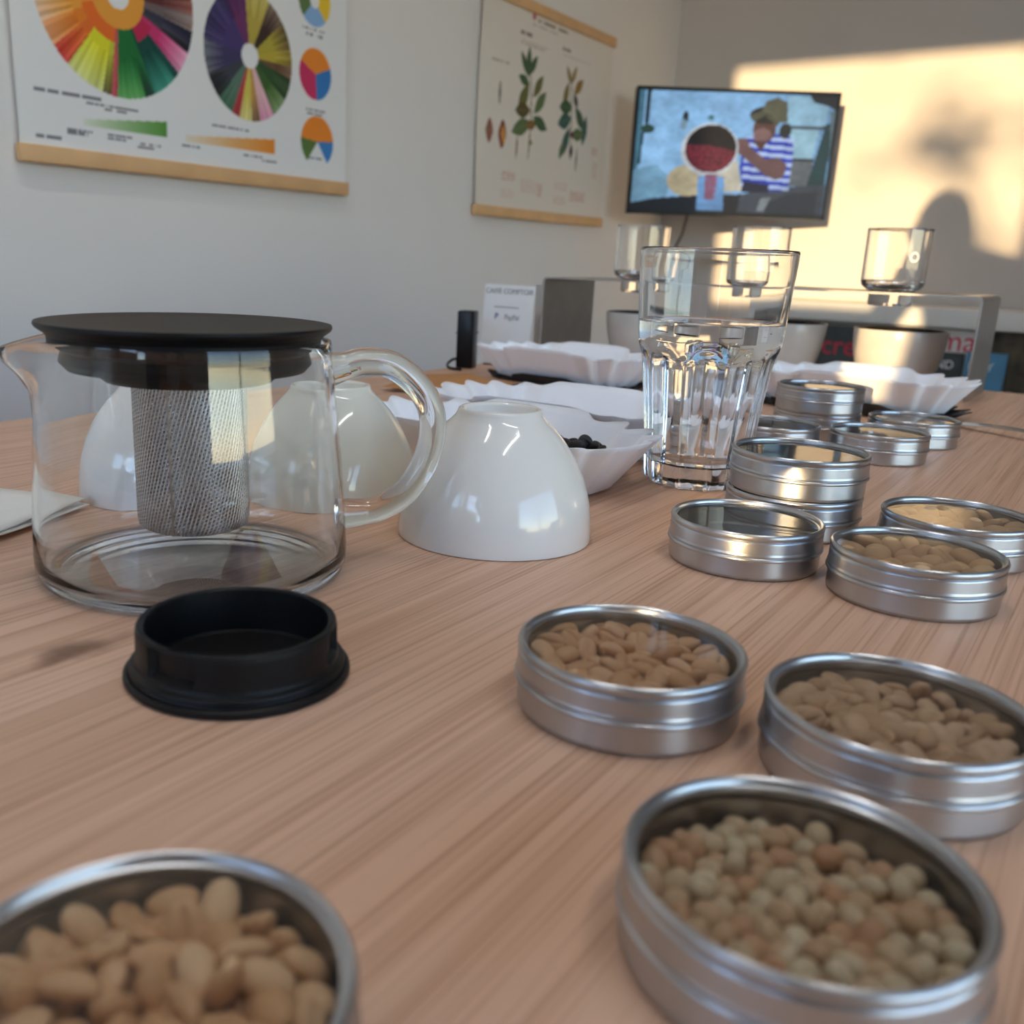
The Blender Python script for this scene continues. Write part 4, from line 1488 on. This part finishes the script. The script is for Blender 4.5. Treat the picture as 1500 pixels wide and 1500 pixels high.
    for cells, amp in ((9, 0.06), (22, 0.05), (50, 0.05)):
        g = r.random((cells + 2, cells + 2)) * 2 - 1
        gx, gy = np.clip(u, 0, 1) * cells, np.clip(v, 0, 1) * cells
        ix, iy = gx.astype(int), gy.astype(int)
        fx, fy = gx - ix, gy - iy
        tex += amp * (g[iy, ix] * (1 - fx) * (1 - fy) + g[iy, ix + 1] * fx * (1 - fy) + g[iy + 1, ix] * (1 - fx) * fy + g[iy + 1, ix + 1] * fx * fy)
    C *= (1 + tex)[..., None]
    C *= (1.05 - 0.25 * ((u - 0.45) ** 2 + (v - 0.4) ** 2))[..., None]
    return 255 * (np.clip(C * 0.96, 0, 255) / 255) ** 1.3


# facing the viewer, centre well clear of the back wall
tv = thing("wall_screen", "flat black-framed screen showing a person pouring red coffee cherries", "television", Vector((-1.1449, 3.1476, 0.2806 + TZ)), PSI - math.radians(0.5))
mesh_obj("casing", *box(-TVW / 2, TVW / 2, 0.0, 0.030, 0, TVH, 0.004), M_BLACKG, tv)
mesh_obj("bezel", *join(box(-TVW / 2, TVW / 2, -0.004, 0.002, 0, 0.012), box(-TVW / 2, TVW / 2, -0.004, 0.002, TVH - 0.009, TVH),
                        box(-TVW / 2, -TVW / 2 + 0.009, -0.004, 0.002, 0, TVH), box(TVW / 2 - 0.009, TVW / 2, -0.004, 0.002, 0, TVH)), M_BLACKG, tv, smooth=False)
o = raster("display", TVW - 0.02, TVH - 0.022, 200, 120, screen, M_SCREEN, tv)
o.location = (-TVW / 2 + 0.01, -0.0012, 0.012)
o["label"] = "lit picture of a person in a striped shirt tipping a basket"
mesh_obj("back_box", *box(-0.20, 0.20, 0.030, 0.055, 0.05, 0.26, 0.006), M_BLACK, tv)
mesh_obj("wall_arm", *tube([(0.02, 0.05, 0.19), (0.05, 0.12, 0.19), (0.10, 0.27, 0.19)], 0.014, 10), M_BLACK, tv)
cbl = spline([(-0.10, 0.04, 0.06), (-0.11, 0.06, -0.02), (-0.115, 0.075, -0.06), (-0.135, 0.09, -0.12), (-0.130, 0.12, -0.20), (-0.15, 0.14, -0.45)], 8)
mesh_obj("cable", *tube(cbl, 0.0035, 8), M_BLACK, tv)

# ------------------------------------------------------------------ low white shelf with magazines along the back wall
sh = thing("display_shelf", "low white shelf against the back wall holding magazines", "shelf", V(0, 0, 0))
SF, SB, SL, SR = 3.12, 3.468, -0.98, 0.75
mesh_obj("top_board", *box(SL, SR, SF, SB, -0.018, 0.034, 0.002), M_WHITE, sh)
mesh_obj("side_panel", *box(SL, SL + 0.03, SF + 0.005, SB, -TZ, -0.018), M_WHITE, sh, smooth=False)
mesh_obj("side_panel", *box(SR - 0.03, SR, SF + 0.005, SB, -TZ, -0.018), M_WHITE, sh, smooth=False)
mesh_obj("shelf_board", *box(SL + 0.03, SR - 0.03, SF + 0.005, SB, -0.36, -0.335), M_WHITE, sh, smooth=False)
mesh_obj("back_panel", *box(SL + 0.03, SR - 0.03, SB - 0.012, SB - 0.004, -TZ, -0.018), M_WHITE, sh, smooth=False)

M_CDARK = mat("dark grey cover", (0.045, 0.055, 0.055), 0.35, var=0.3, scale=12)
M_CWHITE = mat("white cover", (0.72, 0.70, 0.68), 0.35, var=0.03, scale=12)
M_CBLUE = mat("blue cover", (0.09, 0.27, 0.45), 0.3, var=0.15, scale=8)
M_CFOL = mat("foliage photo cover", (0.075, 0.06, 0.035), 0.35, var=0.85, scale=22)
for (x0, x1, y, ztop, m, lab, wr) in (
        (-0.83, -0.62, 3.150, -0.034, M_CDARK, "dark grey magazine with red lettering under the white shelf top", [("crema", 0.082, M_RED, 0.035, -0.085)]),
        (-0.60, -0.345, 3.165, -0.026, M_CWHITE, "white magazine with red lettering behind the leg of the steel stand", [("crema", 0.086, M_RED, 0.020, -0.058)]),
        (-0.520, -0.398, 3.150, -0.088, M_CDARK, "dark small magazine with white capitals in front of the white magazine", [("LAND", 0.034, M_WINK, 0.012, -0.046)]),
        (-0.392, -0.290, 3.140, -0.082, M_CBLUE, "blue book standing beside the leg of the steel stand", [("DAY", 0.034, M_WINK, 0.008, -0.050)]),
        (-0.342, -0.10, 3.172, -0.022, M_CFOL, "magazine with dark leafy photo cover at the picture edge", [("oo", 0.075, M_WINK, 0.050, -0.200)])):
    t = thing("magazine", lab, "magazine", V(x0, y, -0.334), 0, "magazines on the white shelf")
    w, h = x1 - x0, ztop + 0.334
    mesh_obj("cover", *box(0, w, 0, 0.006 if m != M_CBLUE else 0.03, 0, h), m, t, smooth=False)
    for (s_, sz, mm_, lx, lz) in wr:
        text(s_, sz, mm_, t, (lx, -0.0006, h + lz), sx=0.95)

# ------------------------------------------------------------------ the tree outside (its soft shadow falls on the sunlit wall)
tr = thing("street_tree", "young street tree outside the window behind the viewer", "tree", (2.25, -11.5, -0.2))
M_BARK = mat("bark", (0.08, 0.06, 0.045), 0.9, var=0.2, scale=8)
M_LEAF = mat("leaves", (0.06, 0.10, 0.03), 0.7, var=0.3, scale=4)
mesh_obj("trunk", *tube([(0, 0, 0), (0.03, 0, 1.2), (-0.03, 0.02, 2.4), (0.05, 0, 3.6), (0.02, 0, 5.0)], [0.10, 0.09, 0.08, 0.06, 0.02], 10), M_BARK, tr)
_r = random.Random(3)
for k in range(9):
    z0 = 2.0 + k * 0.28
    a = _r.random() * 2 * PI
    l = 0.45 + _r.random() * 0.5
    e = (l * math.cos(a), l * math.sin(a) * 0.6, z0 + 0.35 + _r.random() * 0.4)
    br = mesh_obj("branch", *tube([(0, 0, z0), (e[0] * 0.5, e[1] * 0.5, z0 + 0.12), e], [0.035, 0.028, 0.012], 7), M_BARK, tr)
    vf = []
    for q in range(24):
        u = 0.35 + _r.random() * 0.75
        c_ = Vector((e[0] * u + _r.gauss(0, 0.12), e[1] * u + _r.gauss(0, 0.12), z0 + (e[2] - z0) * u + _r.gauss(0, 0.12)))
        R_ = Matrix.Translation(c_) @ Matrix.Rotation(_r.random() * 6, 4, 'Z') @ Matrix.Rotation(_r.random() * 3, 4, 'X')
        vf.append(xform(([(-0.085, 0, 0), (0, 0.045, 0.006), (0.085, 0, 0), (0, -0.045, 0.006), (0, 0, 0.012)], [(0, 3, 4), (3, 2, 4), (2, 1, 4), (1, 0, 4)]), R_))
    lf = mesh_obj("leaf_spray", *join(*vf), M_LEAF, br, smooth=False)
    lf["kind"] = "stuff"


# ------------------------------------------------------------------ the person leaning over the table behind the viewpoint (casts the head shadow on the wall)
M_SKIN = mat("skin", (0.52, 0.33, 0.24), 0.5, var=0.05, scale=30)
M_KNIT = mat("dark knit", (0.13, 0.15, 0.19), 0.9, var=0.15, scale=80, bump=0.2, bscale=400)
M_JEAN = mat("trousers", (0.06, 0.07, 0.10), 0.85, var=0.15, scale=60)
M_HAIR = mat("brown hair", (0.05, 0.03, 0.02), 0.6, var=0.3, scale=120)
M_SHOE = mat("shoe leather", (0.03, 0.03, 0.03), 0.5, var=0.1, scale=50)


def skin_mesh(name, joints, edges, root, sub_=2):
    me = bpy.data.meshes.new(name)
    keys = list(joints)
    me.from_pydata([V(*joints[k][0]) for k in keys], [(keys.index(a), keys.index(b)) for a, b in edges], [])
    o = bpy.data.objects.new(name, me)
    col.objects.link(o)
    o.modifiers.new("skin", 'SKIN')
    for i, k in enumerate(keys):
        r_ = joints[k][1]
        me.skin_vertices[0].data[i].radius = (r_, r_) if not isinstance(r_, tuple) else r_
        me.skin_vertices[0].data[i].use_root = (k == root)
    sb_ = o.modifiers.new("sub", 'SUBSURF')
    sb_.levels = sb_.render_levels = sub_
    bpy.context.view_layer.update()
    d_ = bpy.context.evaluated_depsgraph_get()
    m2 = bpy.data.meshes.new_from_object(o.evaluated_get(d_))
    o.modifiers.clear()
    o.data = m2
    m2.polygons.foreach_set("use_smooth", [True] * len(m2.polygons))
    return o


J = {"pelvis": ((0.26, -0.86, 0.20), (0.15, 0.11)), "waist": ((0.25, -0.78, 0.32), (0.14, 0.10)), "chest": ((0.22, -0.66, 0.47), (0.17, 0.12)), "upper": ((0.19, -0.56, 0.56), (0.13, 0.09)),
     "neck": ((0.13, -0.49, 0.60), 0.052), "skull": ((0.08, -0.42, 0.635), 0.075), "crown": ((0.045, -0.385, 0.69), 0.082),
     "shL": ((0.04, -0.56, 0.56), 0.062), "elL": ((-0.10, -0.40, 0.30), 0.044), "wrL": ((-0.055, -0.17, 0.115), 0.028), "haL": ((-0.048, -0.11, 0.105), (0.030, 0.016)),
     "shR": ((0.36, -0.60, 0.56), 0.062), "elR": ((0.34, -0.40, 0.29), 0.044), "wrR": ((0.11, -0.17, 0.115), 0.028), "haR": ((0.088, -0.11, 0.105), (0.030, 0.016)),
     "hiL": ((0.17, -0.86, 0.12), 0.095), "knL": ((0.15, -0.82, -0.27), 0.062), "anL": ((0.14, -0.90, -0.65), 0.042), "toL": ((0.13, -0.76, -0.705), 0.036),
     "hiR": ((0.35, -0.86, 0.12), 0.095), "knR": ((0.37, -0.82, -0.27), 0.062), "anR": ((0.38, -0.90, -0.65), 0.042), "toR": ((0.40, -0.76, -0.705), 0.036)}
E_ = [("pelvis", "waist"), ("waist", "chest"), ("chest", "upper"), ("upper", "neck"), ("neck", "skull"), ("skull", "crown"),
      ("upper", "shL"), ("shL", "elL"), ("elL", "wrL"), ("wrL", "haL"), ("upper", "shR"), ("shR", "elR"), ("elR", "wrR"), ("wrR", "haR"),
      ("pelvis", "hiL"), ("hiL", "knL"), ("knL", "anL"), ("anL", "toL"), ("pelvis", "hiR"), ("hiR", "knR"), ("knR", "anR"), ("anR", "toR")]
for side, w0, sg in (("L", (-0.048, -0.11, 0.105), 1), ("R", (0.088, -0.11, 0.105), -1)):
    for k, (dx, ln) in enumerate(((-0.021, 0.058), (-0.007, 0.066), (0.007, 0.062), (0.021, 0.048))):
        b0 = (w0[0] + dx, w0[1] + 0.012, w0[2])
        J["f%s%da" % (side, k)] = ((w0[0] + dx, w0[1] + 0.028, w0[2] + 0.006), 0.0088)
        J["f%s%db" % (side, k)] = ((w0[0] + dx + sg * 0.010, w0[1] + 0.028 + ln * 0.38, w0[2] + 0.010), 0.0080)
        J["f%s%dc" % (side, k)] = ((w0[0] + dx + sg * 0.020, w0[1] + 0.022 + ln * 0.55, w0[2] - 0.004), 0.0070)
        E_ += [("ha" + side, "f%s%da" % (side, k)), ("f%s%da" % (side, k), "f%s%db" % (side, k)), ("f%s%db" % (side, k), "f%s%dc" % (side, k))]
    J["t%sa" % side] = ((w0[0] + sg * 0.030, w0[1] - 0.010, w0[2] + 0.004), 0.0105)
    J["t%sb" % side] = ((w0[0] + sg * 0.040, w0[1] + 0.018, w0[2] + 0.002), 0.0088)
    E_ += [("wr" + side, "t%sa" % side), ("t%sa" % side, "t%sb" % side)]
pb = skin_mesh("person", J, E_, "pelvis")
for m_ in (M_KNIT, M_JEAN, M_SKIN, M_SHOE):
    pb.data.materials.append(m_)
for p in pb.data.polygons:
    c_ = p.center - Vector((0, 0, TZ))
    if c_.z < -0.63:
        p.material_index = 3
    elif c_.z < 0.22 and c_.y < -0.70:
        p.material_index = 1
    elif (c_.y > -0.175 and c_.z < 0.2) or (c_.z > 0.585 and c_.x < 0.155 and c_.y > -0.535):
        p.material_index = 2
    else:
        p.material_index = 0
tag(pb, "person in dark knit jumper leaning over the table behind the viewpoint", "person")
# face and hair
hc = Vector((0.050, -0.392, 0.672 + TZ))
fdir = Vector((-0.15, 0.80, -0.58)).normalized()
hm = Matrix.Translation(hc) @ fdir.to_track_quat('Y', 'Z').to_matrix().to_4x4()
hv, hf = lathe([(0, 0.112), (0.035, 0.106), (0.066, 0.086), (0.086, 0.052), (0.094, 0.012), (0.092, -0.03), (0.080, -0.06), (0.070, -0.062), (0.078, -0.02), (0.070, 0.05), (0, 0.09)], 28, lambda t_, r_, z_: (r_ * 0.86 * math.cos(t_), r_ * 1.04 * math.sin(t_) - (0.028 if z_ < 0.05 else 0.012), z_ + (0.030 if math.sin(t_) > 0.35 and z_ < 0.03 else 0)))
ho = mesh_obj("hair", [hm @ Vector(q) for q in hv], hf, M_HAIR, pb, sharp=80)
nv, nf_ = lathe([(0, 0.020), (0.006, 0.012), (0.011, -0.008), (0.012, -0.018), (0, -0.022)], 12)
mesh_obj("nose", [hm @ (Vector(q) + Vector((0, 0.086, -0.008))) for q in nv], nf_, M_SKIN, pb)
for sx_ in (-1, 1):
    ev, ef = lathe([(0, 0.009), (0.007, 0.006), (0.010, 0), (0.007, -0.006), (0, -0.009)], 12)
    mesh_obj("eye", [hm @ (Vector(q) * 0.9 + Vector((sx_ * 0.030, 0.077, 0.010))) for q in ev], ef, M_WINK, pb)
    mesh_obj("ear", [hm @ (Matrix.Diagonal((0.7, 1.6, 3.0)) @ Vector(q) + Vector((sx_ * 0.083, -0.005, -0.005))) for q in ev], ef, M_SKIN, pb)
mv, mf = lathe([(0, 0.004), (0.020, 0.001), (0.020, -0.002), (0, -0.004)], 14, lambda t_, r_, z_: (r_ * math.cos(t_), r_ * 0.5 * math.sin(t_), z_))
mesh_obj("mouth", [hm @ (Vector(q) + Vector((0, 0.073, -0.046))) for q in mv], mf, M_RED, pb)

# carton added unseen on the sill behind the viewpoint (keeps the low sun off the wall side of the table)
cx_ = thing("sun_block_box", "brown cardboard box added unseen on the window sill to block low sun", "box", V(-0.115, YR + 0.115, W1[2]))
mesh_obj("carton", *box(-0.32, 0.32, -0.09, 0.09, 0, 0.315, 0.003), M_KRAFT, cx_)
mesh_obj("packing_tape", *box(-0.321, 0.321, -0.025, 0.025, 0.314, 0.3156), M_CLEAR, cx_, smooth=False)

# house added unseen across the street so its roofline hides the low sun from the second window
hs = thing("sun_block_house", "plain rendered house added unseen across the street to block low sun", "building", (0, -14.0, -0.2))
M_REND = mat("pale render", (0.45, 0.42, 0.38), 0.9, var=0.05, scale=2)
M_ROOF = mat("roof tiles", (0.20, 0.10, 0.07), 0.8, var=0.15, scale=6)
M_PANEG = mat("dark window glass", (0.03, 0.04, 0.05), 0.1, var=0.05)
mesh_obj("facade", *box(-9.0, 1.36, -6.0, 0.0, 0, 3.7), M_REND, hs, smooth=False)
mesh_obj("roof", [(-9.0, 0.0, 3.7), (1.36, 0.0, 3.7), (1.36, -6.0, 3.7), (-9.0, -6.0, 3.7), (-9.0, -3.0, 5.4), (1.36, -3.0, 5.4)], [(0, 1, 5, 4), (2, 3, 4, 5), (0, 4, 3), (1, 2, 5)], M_ROOF, hs, smooth=False)
for k in range(5):
    w_ = mesh_obj("window", *box(-8.2 + k * 1.95, -7.2 + k * 1.95, -0.02, 0.03, 1.1, 2.6), M_WHITE, hs, smooth=False)
    mesh_obj("pane", *box(-8.12 + k * 1.95, -7.28 + k * 1.95, 0.03, 0.04, 1.18, 2.52), M_PANEG, w_, smooth=False)
